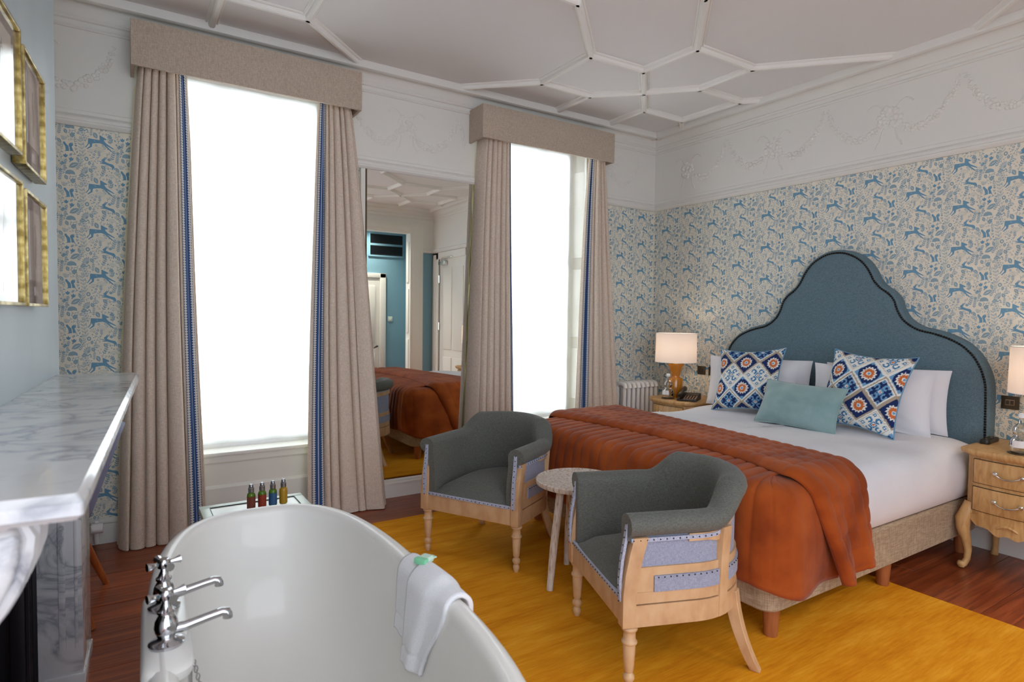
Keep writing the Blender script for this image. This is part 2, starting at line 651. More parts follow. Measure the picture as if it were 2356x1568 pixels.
# ceiling
ceiling = struct(MB().box(XW - 0.2, XE + 0.2, YS - 0.1, YN + 0.3, ZC, ZC + 0.15).build('ceiling', 'ceiling_white'))
RIBP = [(-0.036, 0.004), (-0.036, -0.005), (-0.030, -0.010), (-0.025, -0.006), (-0.020, -0.010), (-0.017, -0.026), (-0.009, -0.033), (0.009, -0.033), (0.017, -0.026), (0.020, -0.010), (0.025, -0.006), (0.030, -0.010), (0.036, -0.005), (0.036, 0.004)]


def rib(p, q):
    p, q = Vector((p[0], p[1], ZC)), Vector((q[0], q[1], ZC))
    d = (q - p).normalized()
    s = Vector((-d.y, d.x, 0))
    m = MB()
    m.rings([[e + s * a + Vector((0, 0, b)) for a, b in RIBP] for e in (p - d * 0.012, q + d * 0.012)], True, True, True)
    m.build('ceiling_rib', 'ceiling_rib_white', ceiling, smooth=True, angle=30)


CX, CY = 1.72, 1.75
nn = dict(n1=(.82, 1.30), n2=(1.27, 1.28), n3=(1.30, .845), n4=(1.84, .84), n5=(.82, 1.84), n7=(1.27, 1.84), n6=(1.56, 1.565), n8=(1.84, 1.28), n9=(1.84, 1.84),
          n10=(2.28, 1.84), n11=(2.30, 1.28), b1=(.37, 2.28), b2=(1.27, 2.28), b3=(1.84, 2.28), b4=(2.43, 1.97), b5=(2.43, 1.15), b6=(2.43, .2), t1=(.34, .84), t3=(.86, .42))
segs = 'n1-n2 n2-n3 n3-n4 n4-b6 n1-n5 n5-b1 n5-n7 n7-b2 n7-n6 n6-n2 n6-n8 n8-n4 n8-n11 n11-b5 n11-n10 n10-b4 n10-n9 n9-n6 n9-b3 n1-t1 n3-t3'.split()
for sx in (1, -1):
    for sy in (1, -1):
        for s in segs:
            a, b = s.split('-')
            pa, pb = nn[a], nn[b]
            A = (CX + sx * pa[0], CY + sy * pa[1])
            B = (CX + sx * pb[0], CY + sy * pb[1])
            if min(A[1], B[1]) < YS or min(A[0], B[0]) < XW:
                continue
            rib(A, B)
rib((CX - .34, CY + .84), (CX + .34, CY + .84))
rib((CX - .34, CY - .84), (CX + .34, CY - .84))
rib((CX + .86, CY - .42), (CX + .86, CY + .42))
rib((CX - .86, CY - .42), (CX - .86, CY + .42))

# ---- north wall with two window openings
W1, W2 = (0.128, 1.248), (2.325, 3.445)
WZ0, WZ1 = 0.455, 2.80
m = MB()
for a, b in ((XW - 0.2, W1[0]), (W1[1], W2[0]), (W2[1], XE + 0.2)):
    m.box(a, b, YN, YN + 0.3, 0, ZC)
for a, b in (W1, W2):
    m.box(a, b, YN, YN + 0.3, WZ1, ZC)
    m.box(a, b, YN, YN + 0.3, 0, WZ0)
wall_n = struct(m.build('wall_north', 'paint_white'))
m = MB().box(XE, XE + 0.25, -0.55, YN + 0.3, 2.24, ZC)
m.box(XE, XE + 0.25, 0.36, YN + 0.3, 0, 2.24)
m.box(XE, XE + 0.25, YS - 0.15, -0.55, 0, ZC)
wall_e = struct(m.build('wall_east', 'paint_white'))

CORN = [(0, 2.862), (.010, 2.862), (.016, 2.870), (.010, 2.882), (.012, 2.902), (.024, 2.906), (.03, 2.916), (.026, 2.924), (.030, 2.928), (.036, 2.942),
        (.048, 2.962), (.066, 2.978), (.084, 2.986), (.084, 2.976), (.096, 2.970), (.118, 2.970), (.130, 2.976), (.138, 3.0), (.138, 3.03), (0, 3.03)]
RAILP = [(0, 2.335), (.016, 2.335), (.022, 2.340), (.030, 2.352), (.030, 2.362), (.020, 2.368), (.020, 2.376), (.026, 2.384), (.018, 2.396), (.008, 2.402), (.008, 2.422), (0, 2.426)]
SKIRT = [(0, 0.0), (.022, 0.0), (.022, .108), (.018, .112), (.026, .118), (.026, .128), (.016, .136), (.008, .142), (0, .142)]


def along_n(prof, x0, x1, name, parent, y=YN, mat='paint_white'):
    m = MB()
    m.rings([[(x, y - d, z) for d, z in prof] for x in (x0, x1)], True, True, True)
    return m.build(name, mat, parent, smooth=True, angle=28)


def along_e(prof, y0, y1, name, parent, x=XE, mat='paint_white'):
    m = MB()
    m.rings([[(x - d, yy, z) for d, z in prof] for yy in (y0, y1)], True, True, True)
    return m.build(name, mat, parent, smooth=True, angle=28)


along_n(CORN, XW, XE, 'cornice', wall_n)
along_e(CORN, YS, YN, 'cornice', wall_e)
for a, b in ((XW, W1[0] - .02), (W1[1] + .02, W2[0] - .02), (W2[1] + .02, XE)):
    along_n(RAILP, a, b, 'picture_rail', wall_n)
along_e(RAILP, YS, YN, 'picture_rail', wall_e)
bb = struct(along_n(SKIRT, W2[1] + 0.06, XE, 'baseboard_north', None))
along_n(SKIRT, XW, W1[0] - 0.06, 'baseboard', bb)
along_n(SKIRT, W1[1] + 0.06, W2[0] - 0.06, 'baseboard', bb)
be = struct(along_e(SKIRT, 0.5, YN, 'baseboard_east', None))
be['label'] = 'tall white skirting board under the wallpapered bed wall'

# ---- wallpaper and its print
PAPN = [(XW, W1[0]), (W1[1], 1.44), (W2[1], XE)]
for a, b in PAPN:
    MB().box(a, b, YN - 0.002, YN + 0.01, 0.12, RAIL + 0.01).build('wallpaper', 'paper_cream', wall_n)
MB().box(XE - 0.002, XE + 0.01, 0.5, YN, 0.12, RAIL + 0.01).build('wallpaper', 'paper_cream', wall_e)

TW, TH = 0.262, 0.249
SX, SZ = 1 / 3980, 1 / 3293


def motif_tile():
    """polygons of one repeat: (material, [(x, z) in metres])"""
    T = []
    P = lambda mi, pts: T.append((mi, [((px - 185) * SX, -(py - 200) * SZ) for px, py in pts]))
    deer = [(640, 282), (850, 288), (848, 205), (862, 200), (885, 212), (978, 256), (970, 272), (925, 276), (940, 305), (972, 335), (1112, 414), (1102, 426), (968, 372), (1074, 462), (1062, 478), (925, 374), (860, 344), (790, 352), (716, 366), (704, 430), (622, 482), (610, 472), (672, 415), (662, 372), (600, 452), (578, 456), (590, 438), (632, 384)]
    P(0, deer)
    P(0, [(875, 645), (908, 622), (950, 582), (958, 590), (926, 628), (985, 578), (990, 586), (944, 640), (936, 664), (1000, 690), (1090, 708), (1116, 740), (1122, 800), (1110, 806), (1094, 765), (1080, 812), (1066, 806), (1070, 762), (1036, 744), (938, 716), (850, 714), (848, 704), (908, 694), (838, 684), (838, 672), (905, 676), (882, 662)])
    P(0, [(188, 405), (222, 398), (244, 430), (288, 472), (300, 556), (212, 568), (240, 546), (230, 482), (196, 432)])
    P(0, [(298, 425), (330, 403), (368, 420), (368, 450), (342, 470), (372, 548), (316, 556), (306, 492), (288, 452)])

    def leaf(mi, x, y, L, a, wd=0.32):
        wd = min(.68, wd * 1.12)
        L = L * 1.04
        c, s = math.cos(R(a)), math.sin(R(a))
        pts = []
        for t, o in ((0, 0), (.25, .75), (.5, 1), (.78, .65), (1, 0), (.78, -.65), (.5, -1), (.25, -.75)):
            px, py = L * t, o * L * wd / 2
            pts.append((x + px * c - py * s, y - px * s - py * c))
        P(mi, pts)
        if L > 58:
            # pale vein or hollow centre, as block-printed
            hollow = (int(x) + int(y)) % 2
            pts = []
            for t, o in (((.22, 0), (.35, .5), (.55, .6), (.8, 0), (.55, -.6), (.35, -.5)) if hollow else ((.12, 0), (.5, .12), (.88, 0), (.5, -.12))):
                px, py = L * t, o * L * wd / 2
                pts.append((x + px * c - py * s, y - px * s - py * c))
            P(3, pts)
            if hollow and L > 80:
                P(mi, [(x + L * t * c - o * s, y - L * t * s - o * c) for t, o in ((.3, 3), (.72, 2), (.72, -2), (.3, -3))])

    def stem(mi, x0, y0, x1, y1, wd=6):
        d = math.hypot(x1 - x0, y1 - y0)
        nx, ny = -(y1 - y0) / d * wd / 2, (x1 - x0) / d * wd / 2
        P(mi, [(x0 + nx, y0 + ny), (x1 + nx, y1 + ny), (x1 - nx, y1 - ny), (x0 - nx, y0 - ny)])

    def sprig(mi, x, y, L, a, n, ll, wd=0.34):
        c, s = math.cos(R(a)), math.sin(R(a))
        stem(mi, x, y, x + L * c, y - L * s)
        for k in range(n):
            t = (k + 0.6) / n
            px, py = x + L * t * c, y - L * t * s
            for sg in (-1, 1):
                leaf(mi, px, py, ll, a + sg * 48, wd)
        leaf(mi, x + L * c, y - L * s, ll, a, wd)

    def dot(mi, x, y, r, n=8, sy=1.0):
        P(mi, [(x + r * math.cos(2 * PI * i / n), y + sy * r * math.sin(2 * PI * i / n)) for i in range(n)])
        if r > 20:
            P(3, [(x + .45 * r * math.cos(2 * PI * i / 6), y + .45 * r * math.sin(2 * PI * i / 6)) for i in range(6)])

    def fan(mi, x, y, r, a0, a1, n):
        for k in range(n):
            leaf(mi, x, y, r, a0 + (a1 - a0) * k / (n - 1), 0.26)

    def umbel(mi, x, y, r, a, n=6):
        for k in range(n):
            t = R(a - 60 + 120 * k / (n - 1))
            stem(mi, x, y, x + r * math.cos(t), y - r * math.sin(t), 4)
            dot(mi, x + r * math.cos(t), y - r * math.sin(t), 8, 6)

    def tulip(mi, x, y, s):
        P(mi, [(x - s, y - s * .5), (x - s * .5, y - s * .1), (x, y - s * .8), (x + s * .5, y - s * .1), (x + s, y - s * .5), (x + s * .8, y + s * .5), (x, y + s), (x - s * .8, y + s * .5)])

    # hedgehog
    P(1, [(222, 148), (230, 105), (262, 78), (310, 68), (358, 80), (392, 108), (398, 150), (330, 142), (300, 152)])
    # sprigs
    sprig(1, 600, 365, 190, 112, 4, 74)
    sprig(2, 555, 655, 320, 100, 5, 78)
    sprig(1, 1060, 640, 150, 72, 4, 52)
    sprig(1, 420, 880, 130, 60, 4, 42)
    sprig(1, 690, 240, 130, 85, 4, 36)
    sprig(1, 700, 900, 160, 82, 4, 34)
    sprig(1, 860, 960, 120, 62, 3, 50)
    sprig(1, 420, 480, 150, 96, 4, 34)
    sprig(2, 960, 460, 90, 120, 3, 40)
    sprig(1, 840, 600, 80, 95, 3, 38)
    sprig(1, 1050, 350, 130, 98, 3, 56, 0.5)
    sprig(2, 530, 760, 150, 105, 4, 56)
    sprig(1, 1160, 690, 190, 82, 6, 44)
    sprig(1, 250, 690, 60, 250, 2, 40)
    sprig(1, 310, 300, 70, 40, 2, 54, 0.6)
    sprig(1, 1090, 300, 120, 118, 3, 46)
    sprig(1, 205, 930, 100, 85, 4, 36)
    # seeds, pods, flowers
    leaf(1, 285, 845, 190, 28, 0.42)
    leaf(1, 740, 160, 120, -60, 0.62)
    leaf(1, 215, 165, 95, -62, 0.6)
    leaf(1, 460, 160, 110, 15, 0.5)
    leaf(1, 430, 640, 110, -70, 0.4)
    leaf(1, 490, 745, 70, -58, 0.5)
    leaf(1, 650, 820, 95, -58, 0.6)
    leaf(1, 650, 770, 80, 80, 0.62)
    leaf(1, 870, 750, 100, -40, 0.6)
    leaf(2, 930, 735, 110, -38, 0.4)
    leaf(1, 300, 640, 70, 42, 0.5)
    leaf(1, 1130, 760, 110, -45, 0.5)
    leaf(2, 380, 345, 70, -20, 0.5)
    fan(1, 610, 915, 120, 88, 185, 6)
    fan(1, 740, 835, 74, 35, 145, 6)
    fan(2, 185, 370, 80, 20, 110, 5)
    fan(2, 1170, 905, 90, 40, 140, 5)
    umbel(2, 845, 520, 95, 90, 8)
    umbel(2, 1060, 970, 70, 90, 7)
    umbel(2, 1160, 480, 60, 120, 5)
    umbel(1, 700, 545, 70, 100, 5)
    umbel(2, 170, 770, 60, 100, 5)
    dot(1, 604, 660, 40, 10)
    dot(2, 165, 480, 30, 8)
    dot(1, 460, 215, 24, 7)
    dot(1, 785, 395, 22, 7)
    dot(1, 770, 508, 22, 7)
    dot(1, 745, 565, 24, 7)
    tulip(0, 232, 640, 42)
    tulip(0, 332, 690, 44)
    tulip(0, 180, 775, 36)
    tulip(1, 1185, 490, 34)
    tulip(1, 1205, 380, 36)
    tulip(1, 1020, 620, 36)
    for px, py in ((700, 690), (730, 720), (690, 640), (800, 720), (780, 640), (900, 390), (1000, 440), (560, 410), (540, 560), (1000, 800), (1040, 790), (950, 830), (300, 230), (360, 190), (400, 300), (520, 300), (640, 250), (1090, 460), (370, 560), (250, 320)):
        dot(1, px, py, 11, 6)
    for px, py in ((370, 405), (440, 460), (430, 580), (480, 620), (740, 300), (1120, 250), (1140, 330), (900, 870), (985, 900), (640, 960), (560, 980), (300, 760), (240, 800), (260, 880)):
        leaf(1, px, py, 46, (px * 7 + py * 3) % 360, 0.5)
    # small leaves in whatever is still bare
    rnd = random.Random(5)
    G = 11
    occ = {}
    for mi, pts in T:
        q = [(a / SX + 185, 200 - b / SZ) for a, b in pts]
        x0, x1 = min(p[0] for p in q), max(p[0] for p in q)
        y0, y1 = min(p[1] for p in q), max(p[1] for p in q)
        for gx in range(int(x0 // G), int(x1 // G) + 1):
            for gy in range(int(y0 // G), int(y1 // G) + 1):
                for ox in (0, 1043, -1043):
                    occ[(gx + round(ox / G), gy)] = occ.get((gx, gy), 0) or 1
    NX, NY = 95, 75
    used = {}
    for k in range(2600):
        gx, gy = rnd.randrange(NX), rnd.randrange(NY)
        X, Y = 185 + gx * G, 200 + gy * G
        cx_, cy_ = int(X // G), int(Y // G)
        free = True
        for dx in range(-2, 3):
            for dy in range(-2, 3):
                for wy in (0, -75, 75):
                    if occ.get((cx_ + dx, cy_ + dy + wy)) and abs(dx) + abs(dy) < 3:
                        free = False
        if not free:
            continue
        occ[(cx_, cy_)] = 1
        a = rnd.uniform(0, 360)
        kind = rnd.random()
        if kind < .7:
            for q_ in range(3):
                leaf(2 if kind < .4 else 1, X, Y, rnd.uniform(22, 34), a + q_ * 120, .5)
        else:
            dot(1, X, Y, rnd.uniform(9, 14), 6)
        for dx in (-1, 0, 1):
            for dy in (-1, 0, 1):
                occ[(cx_ + dx, cy_ + dy)] = 1
    return T


TILE = motif_tile()


def wall_print(x0, x1, mapf, parent):
    m = MB()
    i0, i1 = int(math.floor((x0 + 0.271) / TW)) - 1, int(math.ceil((x1 + 0.271) / TW))
    for i in range(i0, i1 + 1):
        ox = -0.271 + i * TW
        oz = 2.304 - (0.0 if i % 2 == 0 else TH / 2)
        for j in range(-1, 10):
            for ti, (mi, pts) in enumerate(TILE):
                lay = .0024 + .000004 * ti
                q = [(ox + a, oz - j * TH + b) for a, b in pts]
                if min(p[0] for p in q) < x0 or max(p[0] for p in q) > x1 or max(p[1] for p in q) > RAIL + 0.02 or min(p[1] for p in q) < 0.125:
                    continue
                m.add([mapf(a, b, lay) for a, b in q], [tuple(range(len(q)))], mi)
    return m.build('wallpaper_print', ['print_dark', 'print_mid', 'print_light', 'paper_cream'], parent, fix=False, kind='stuff')


for a, b in PAPN:
    wall_print(a, b, lambda x, z, e: (x, YN - e, z), wall_n)
wall_print(0.0, YN - 0.5, lambda x, z, e: (XE - e, YN - x, z), wall_e)


# ---- plaster garlands in the frieze
def garland(pts, parent, onE, rmax=0.024):
    """bumpy plaster rope through (s, z) points on a wall"""
    m = MB()
    n = 46
    dense = []
    for k in range(n + 1):
        t = k / n * (len(pts) - 1)
        i = min(int(t), len(pts) - 2)
        f = t - i
        p0, p1, p2, p3 = pts[max(i - 1, 0)], pts[i], pts[i + 1], pts[min(i + 2, len(pts) - 1)]
        c = [0.5 * ((2 * p1[a]) + (-p0[a] + p2[a]) * f + (2 * p0[a] - 5 * p1[a] + 4 * p2[a] - p3[a]) * f * f + (-p0[a] + 3 * p1[a] - 3 * p2[a] + p3[a]) * f ** 3) for a in (0, 1)]
        dense.append(c)
    rnd = random.Random(int(pts[0][0] * 991))
    for k, (s, z) in enumerate(dense):
        e = math.sin(PI * k / n)
        rr = 0.010 + (rmax - 0.010) * e
        for q in range(2):
            a = rnd.uniform(0, 2 * PI)
            cs, cz = s + math.cos(a) * rr * 0.75, z + math.sin(a) * rr * 0.75
            rb = rr * rnd.uniform(0.45, 0.7)
            dpt = rb * 0.62
            ring = []
            for lv, (fr, fd) in enumerate(((1.0, 0.0), (0.8, 0.6), (0.35, 0.95))):
                ring.append([(cs + rb * fr * math.cos(2 * PI * i / 6), cz + rb * fr * math.sin(2 * PI * i / 6), fd * dpt) for i in range(6)])
            conv = (lambda p: (XE - p[2], p[0], p[1])) if onE else (lambda p: (p[0], YN - p[2], p[1]))
            m.rings([[conv(p) for p in r] for r in ring], True, False, True)
    return m.build('garland', 'paint_white', parent, smooth=True, angle=80)


def wreath(s, z, parent, onE):
    m = MB()
    rnd = random.Random(int(s * 777))
    conv = (lambda p: (XE - p[2], p[0], p[1])) if onE else (lambda p: (p[0], YN - p[2], p[1]))
    for k in range(34):
        a = rnd.uniform(0, 2 * PI)
        r = 0.07 * math.sqrt(rnd.uniform(0.05, 1))
        cs, cz, rb = s + r * math.cos(a), z + r * 1.1 * math.sin(a), rnd.uniform(0.012, 0.022)
        m.rings([[conv((cs + rb * fr * math.cos(2 * PI * i / 6), cz + rb * fr * math.sin(2 * PI * i / 6), fd * rb * .5)) for i in range(6)] for fr, fd in ((1, 0), (.8, .6), (.35, .95))], True, False, True)
    for sg in (-1, 1):   # ribbon tails
        m.tube([conv((s + sg * (0.03 + 0.05 * t), z - 0.06 - 0.13 * t + 0.012 * math.sin(9 * t), -0.003)) for t in [k / 8 for k in range(9)]], 0.007, 5)
        m.tube([conv((s + sg * (0.03 + 0.11 * t), z + 0.05 + 0.06 * math.sin(2.6 * t), -0.003)) for t in [k / 8 for k in range(9)]], 0.007, 5)
    return m.build('wreath', 'paint_white', parent, smooth=True, angle=80)


for k in range(-2, 3):
    pk = 2.472 + 0.842 * k
    for sg in (1, -1):
        pts = [(pk + sg * .012, 2.815), (pk + sg * .07, 2.68), (pk + sg * .20, 2.565), (pk + sg * .33, 2.585), (pk + sg * .39, 2.64)]
        if 0.0 < min(p[0] for p in pts) and max(p[0] for p in pts) < YN:
            garland(pts, wall_e, True)
    for wy in (pk + 0.41,):
        if 0.2 < wy < YN - .1:
            wreath(wy, 2.655, wall_e, True)
for pk, sgs in ((2.147, (-1,)), (-0.02, (-1,)), (4.05, (-1,))):
    for sg in sgs:
        pts = [(pk + sg * .012, 2.80), (pk + sg * .06, 2.68), (pk + sg * .19, 2.555), (pk + sg * .32, 2.58), (pk + sg * .40, 2.68)]
        if XW < min(p[0] for p in pts) and max(p[0] for p in pts) < XE:
            garland(pts, wall_n, False)
for wx in (1.73, -0.42, 3.71):
    wreath(wx, 2.68, wall_n, False)
garland([(2.159, 2.80), (2.175, 2.73), (2.190, 2.67), (2.200, 2.61)], wall_n, False, .016)
garland([(1.69, 2.68), (1.62, 2.58), (1.53, 2.55), (1.42, 2.62), (1.35, 2.72)], wall_n, False)


# ---- windows
def make_window(name, x0, x1, label):
    cx = (x0 + x1) / 2
    fr = MB()
    # splayed linings, head and stops
    for sg in (-1, 1):
        xo = x0 if sg < 0 else x1
        fr.prism([(xo, YN - 0.012), (xo - sg * 0.03, YN - 0.012), (xo - sg * 0.085, YN + 0.20), (xo - sg * 0.10, YN + 0.20), (xo - sg * 0.10, YN + 0.27), (xo, YN + 0.27)], WZ0, WZ1 + 0.02, 'z')
        fr.box(min(xo - sg * 0.13, xo - sg * 0.06), max(xo - sg * 0.13, xo - sg * 0.06), YN + 0.15, YN + 0.203, WZ0, WZ1)
        fr.box(min(xo - sg * 0.045, xo - sg * 0.0), max(xo - sg * 0.045, xo), YN - 0.012, YN + 0.02, WZ0, WZ1)
    fr.box(x0, x1, YN - 0.01, YN + 0.27, WZ1 - 0.02, WZ1 + 0.03)
    fr.box(x0 + .08, x1 - .08, YN + 0.19, YN + 0.27, WZ0, WZ0 + 0.06)
    w_ = struct(fr.build(name, 'wood_white', bevel=0.003, seg=1), label)
    # shutter panels on the linings
    for sg in (-1, 1):
        xo = x0 if sg < 0 else x1
        for za, zb in ((0.60, 1.05), (1.15, 1.75), (1.85, 2.60)):
            a, b = Vector((xo - sg * 0.038, YN + 0.02)), Vector((xo - sg * 0.080, YN + 0.17))
            d = (b - a).normalized()
            nrm = Vector((-sg * d.y, sg * d.x)) if True else d
            p = [a, b, b + nrm * 0.006, a + nrm * 0.006]
            MB().prism([(q.x, q.y) for q in p], za, zb, 'z').build('shutter_panel', 'wood_white', w_, bevel=0.002, seg=1)
    gx0, gx1 = x0 + 0.10, x1 - 0.10
    rows = [0.50, 0.94, 1.38, 1.82, 2.26, 2.74]
    cols = [gx0 + (gx1 - gx0) * k / 3 for k in range(4)]
    for k in range(4):
        MB().box(cols[k] - 0.012, cols[k] + 0.012, YN + 0.205, YN + 0.245, 0.47, 2.79).build('sash_bar', 'wood_white', w_)
    for k, zz in enumerate(rows):
        h = 0.024 if k in (0, 3, 5) else 0.012
        MB().box(gx0, gx1, YN + 0.207, YN + 0.243, zz - h, zz + h).build('sash_rail', 'wood_white', w_)
    pane = None
    for i in range(3):
        for j in range(5):
            MB().box(cols[i] + .01, cols[i + 1] - .01, YN + 0.222, YN + 0.226, rows[j], rows[j + 1]).build('pane', 'window_glass', w_)
    # sill and panelled apron
    MB().box(x0 - 0.03, x1 + 0.03, YN - 0.035, YN + 0.21, WZ0 - 0.022, WZ0 + 0.002).build('sill', 'wood_white', w_, bevel=0.006)
    MB().box(x0 - 0.01, x1 + 0.01, YN - 0.010, YN + 0.02, 0.0, WZ0 - 0.02).build('apron', 'wood_white', w_)
    MB().prism([(YN - 0.010, .385), (YN - 0.020, .388), (YN - 0.022, .396), (YN - 0.022, .434), (YN - 0.010, .434)], x0 - .01, x1 + .01, 'x').build('apron_board', 'wood_white', w_)
    MB().prism([(YN - 0.010, .226), (YN - 0.024, .226), (YN - 0.024, .232), (YN - 0.016, .246), (YN - 0.010, .250)], x0 - .01, x1 + .01, 'x').build('apron_moulding', 'wood_white', w_)
    MB().box(x0 - .01, x1 + .01, YN - 0.024, YN, 0, .226).build('plinth', 'wood_white', w_)
    # roller blind
    t = thing('roller_blind', label.replace('sash window', 'roller blind pulled down over the sash window'), 'blind', (cx, YN + 0.13, 2.76), group='white roller blinds')
    hw = 0.470
    MB().grid(lambda u, v: (-hw + 2 * hw * u, 0.002 * math.sin(3 * u), -2.284 * v), 4, 12).build('blind_cloth', 'blind_cloth', t, fix=False)
    MB().box(-hw, hw, -0.006, 0.006, -2.306, -2.280).build('bottom_bar', 'white_plastic', t, bevel=0.003)
    MB().tube([(-hw, 0.02, 0.01), (hw, 0.02, 0.01)], 0.022, 12).build('roller', 'white_plastic', t, smooth=True)
    return w_, t


w1, bl1 = make_window('window_1', *W1, 'tall white sash window beside the chimney breast')
w2, bl2 = make_window('window_2', *W2, 'tall white sash window between the mirror and the bed wall')
bl1['label'] = 'glowing white roller blind behind the bathtub and miniature bottles'
bl2['label'] = 'glowing white roller blind between the tall mirror and the bed wall'
# the street outside the windows
g_ = struct(MB().box(-6, 10, 4.6, 14, -1.6, -1.5).build('ground', 'asphalt_grey'), 'pavement outside the windows')

# ---- south side of the room, seen in the mirror
m = MB().box(3.84, XE + 0.1, YS - 0.16, YS, 0, ZC)
m.box(1.9, 3.84, YS - 0.16, YS, 2.63, ZC)
m.box(1.78, 1.9, YS - 0.16, YS, 0, ZC)
wall_s = struct(m.build('wall_south', 'paint_white'))
MB().box(4.06, XE, YS - 0.001, YS + 0.004, 0.12, RAIL).build('painted_panel', 'teal_paint', wall_s)
m = MB()
m.rings([[(x, YS + d, z) for d, z in CORN] for x in (1.9, XE)], True, True, True)
m.build('cornice', 'paint_white', wall_s, smooth=True, angle=28)
m = MB()
m.rings([[(x, YS + d, z) for d, z in RAILP] for x in (4.06, XE)], True, True, True)
m.build('picture_rail', 'paint_white', wall_s, smooth=True, angle=28)
m = MB().box(3.84, 4.06, YS - 0.001, YS + 0.02, 0, 2.79)
m.box(3.88, 4.02, YS, YS + 0.032, 0, 2.75)
m.box(1.9, 3.84, YS - 0.001, YS + 0.02, 2.64, 2.79)
m.box(1.9, 3.84, YS, YS + 0.032, 2.67, 2.75)
tr = struct(m.build('trim_1', 'wood_white', bevel=0.006), 'wide white moulded casing of the opening seen in the mirror')
for za, zb in ((0.2, 0.95), (1.05, 1.75), (1.85, 2.5)):
    MB().box(3.828, 3.842, YS - 0.135, YS - 0.03, za, zb).build('jamb_panel', 'wood_white', tr, bevel=0.005)
YB = -1.6
alc = struct(MB().box(1.8, 4.7, YB - 0.1, YB, 0, ZC).build('wall_alcove', 'teal_paint'), 'blue painted wall beyond the opening, seen in the mirror')
MB().box(4.25, 4.35, YB, YS - 0.16, 0, ZC).build('return_wall', 'teal_paint', alc)
MB().box(1.8, 4.7, YB, YS - 0.16, 2.95, 3.05).build('alcove_ceiling', 'ceiling_white', alc)
# white door with lever beyond the opening
m = MB().box(2.80, 2.90, YB, YB + 0.03, 0, 2.03)
m.box(3.64, 3.745, YB, YB + 0.03, 0, 2.03)
m.box(2.80, 3.745, YB, YB + 0.03, 1.95, 2.03)
d2 = struct(m.build('door_2', 'wood_white', bevel=0.008), 'white panelled door with black lever, seen in the mirror')
MB().box(2.905, 3.635, YB, YB + 0.012, 0.005, 1.945).build('door_leaf', 'wood_white', d2)
for xa, xb in ((2.98, 3.22), (3.32, 3.56)):
    for za, zb in ((0.2, 0.68), (0.85, 1.82)):
        MB().box(xa, xb, YB + 0.010, YB + 0.022, za, zb).build('door_panel', 'wood_white', d2, bevel=0.006)
MB().tube([(3.59, YB + .012, .80), (3.59, YB + .06, .80), (3.56, YB + .065, .79), (3.52, YB + .06, .77)], [.012, .012, .012, .008], 8).build('lever', 'iron', d2, smooth=True)
# grille over the opening
t = thing('air_grille', 'black louvred grille in the blue wall, seen in the mirror', 'vent', (3.45, YB + 0.001, 2.33))
MB().box(-.01, .62, 0, .02, -.02, .39).build('grille_frame', 'teal_paint', t)
for k in range(2):
    b_ = MB().box(.02, .59, .018, .022, .01 + k * .19, .165 + k * .19).build('grille_back', 'dark_slot', t)
    for j in range(9):
        z0 = .018 + k * .19 + j * .016
        MB().prism([(.022, z0), (.032, z0 + .007), (.032, z0 + .009), (.022, z0 + .003)], .02, .59, 'x').build('slat', 'dark_slot', b_)
for dx in (2.5, 3.3):
    dl = thing('downlight', 'recessed downlight ' + ('over the black lever door' if dx > 3 else 'away from the louvred grille') + ' in the ceiling beyond the opening', 'lamp', (dx, -1.25, 2.95), group='recessed downlights beyond the opening')
    MB().lathe([(.030, -.001), (.045, -.001), (.045, -.008), (.030, -.008)], 20, cap=False).build('bezel', 'silver', dl, smooth=True)
    l = bpy.data.lights.new('downlight_lamp', 'SPOT')
    l.energy = 110
    l.spot_size = R(120)
    l.spot_blend = .8
    l.shadow_soft_size = .03
    l.color = (1, .93, .84)
    lo = bpy.data.objects.new('downlight_lamp', l)
    COL.objects.link(lo)
    lo.parent = dl
    lo.location = (0, 0, -.01)
t = thing('light_switch', 'cream switch plate on the blue wall, seen in the mirror', 'switch', (3.83, YB + 0.001, 1.22))
MB().box(-.04, .04, 0, .008, 0, .085).build('plate', 'pale_frame', t, bevel=.002)
MB().box(-.012, .012, .008, .014, .03, .055).build('rocker', 'white_plastic', t)
t = thing('wall_socket', 'dark bronze socket plate low on the blue wall, seen in the mirror', 'socket', (3.835, YB + 0.001, 0.35))
MB().box(-.045, .045, 0, .008, 0, .085).build('plate', 'bronze', t, bevel=.002)
MB().box(-.02, .02, .008, .012, .03, .06).build('rocker', 'bronze_light', t)
# entrance door in the east wall
m = MB().box(XE - .02, XE + .02, -0.76, -0.55, 0, 2.33)
m.box(XE - .02, XE + .02, 0.36, 0.48, 0, 2.33)
m.box(XE - .02, XE + .02, -0.76, 0.48, 2.22, 2.33)
m.box(XE - .032, XE, -0.72, -0.62, 0, 2.30)
d1 = struct(m.build('door_1', 'wood_white', bevel=.006), 'white panelled entrance door with overhead closer, seen in the mirror')
MB().box(XE + .01, XE + .05, -.55, .36, 0.005, 2.22).build('door_leaf', 'wood_white', d1)
for za, zb in ((.15, .68), (.80, 2.08)):
    for ya, yb in ((-.42, -.12), (-.06, .26)):
        MB().box(XE, XE + .02, ya, yb, za, zb).build('door_panel', 'wood_white', d1, bevel=.006)
MB().box(XE - .045, XE + .01, -.5, -.28, 2.13, 2.18).build('closer', 'silver', d1, bevel=.004)
MB().tube([(XE - .03, -.4, 2.19), (XE - .10, -.25, 2.22), (XE - .03, -.05, 2.235)], .008, 6).build('closer_arm', 'silver', d1, smooth=True)
for z0 in (.3, 1.1, 1.85):
    MB().tube([(XE - .004, -.545, z0), (XE - .004, -.545, z0 + .12)], .009, 8).build('hinge', 'silver', d1, smooth=True)

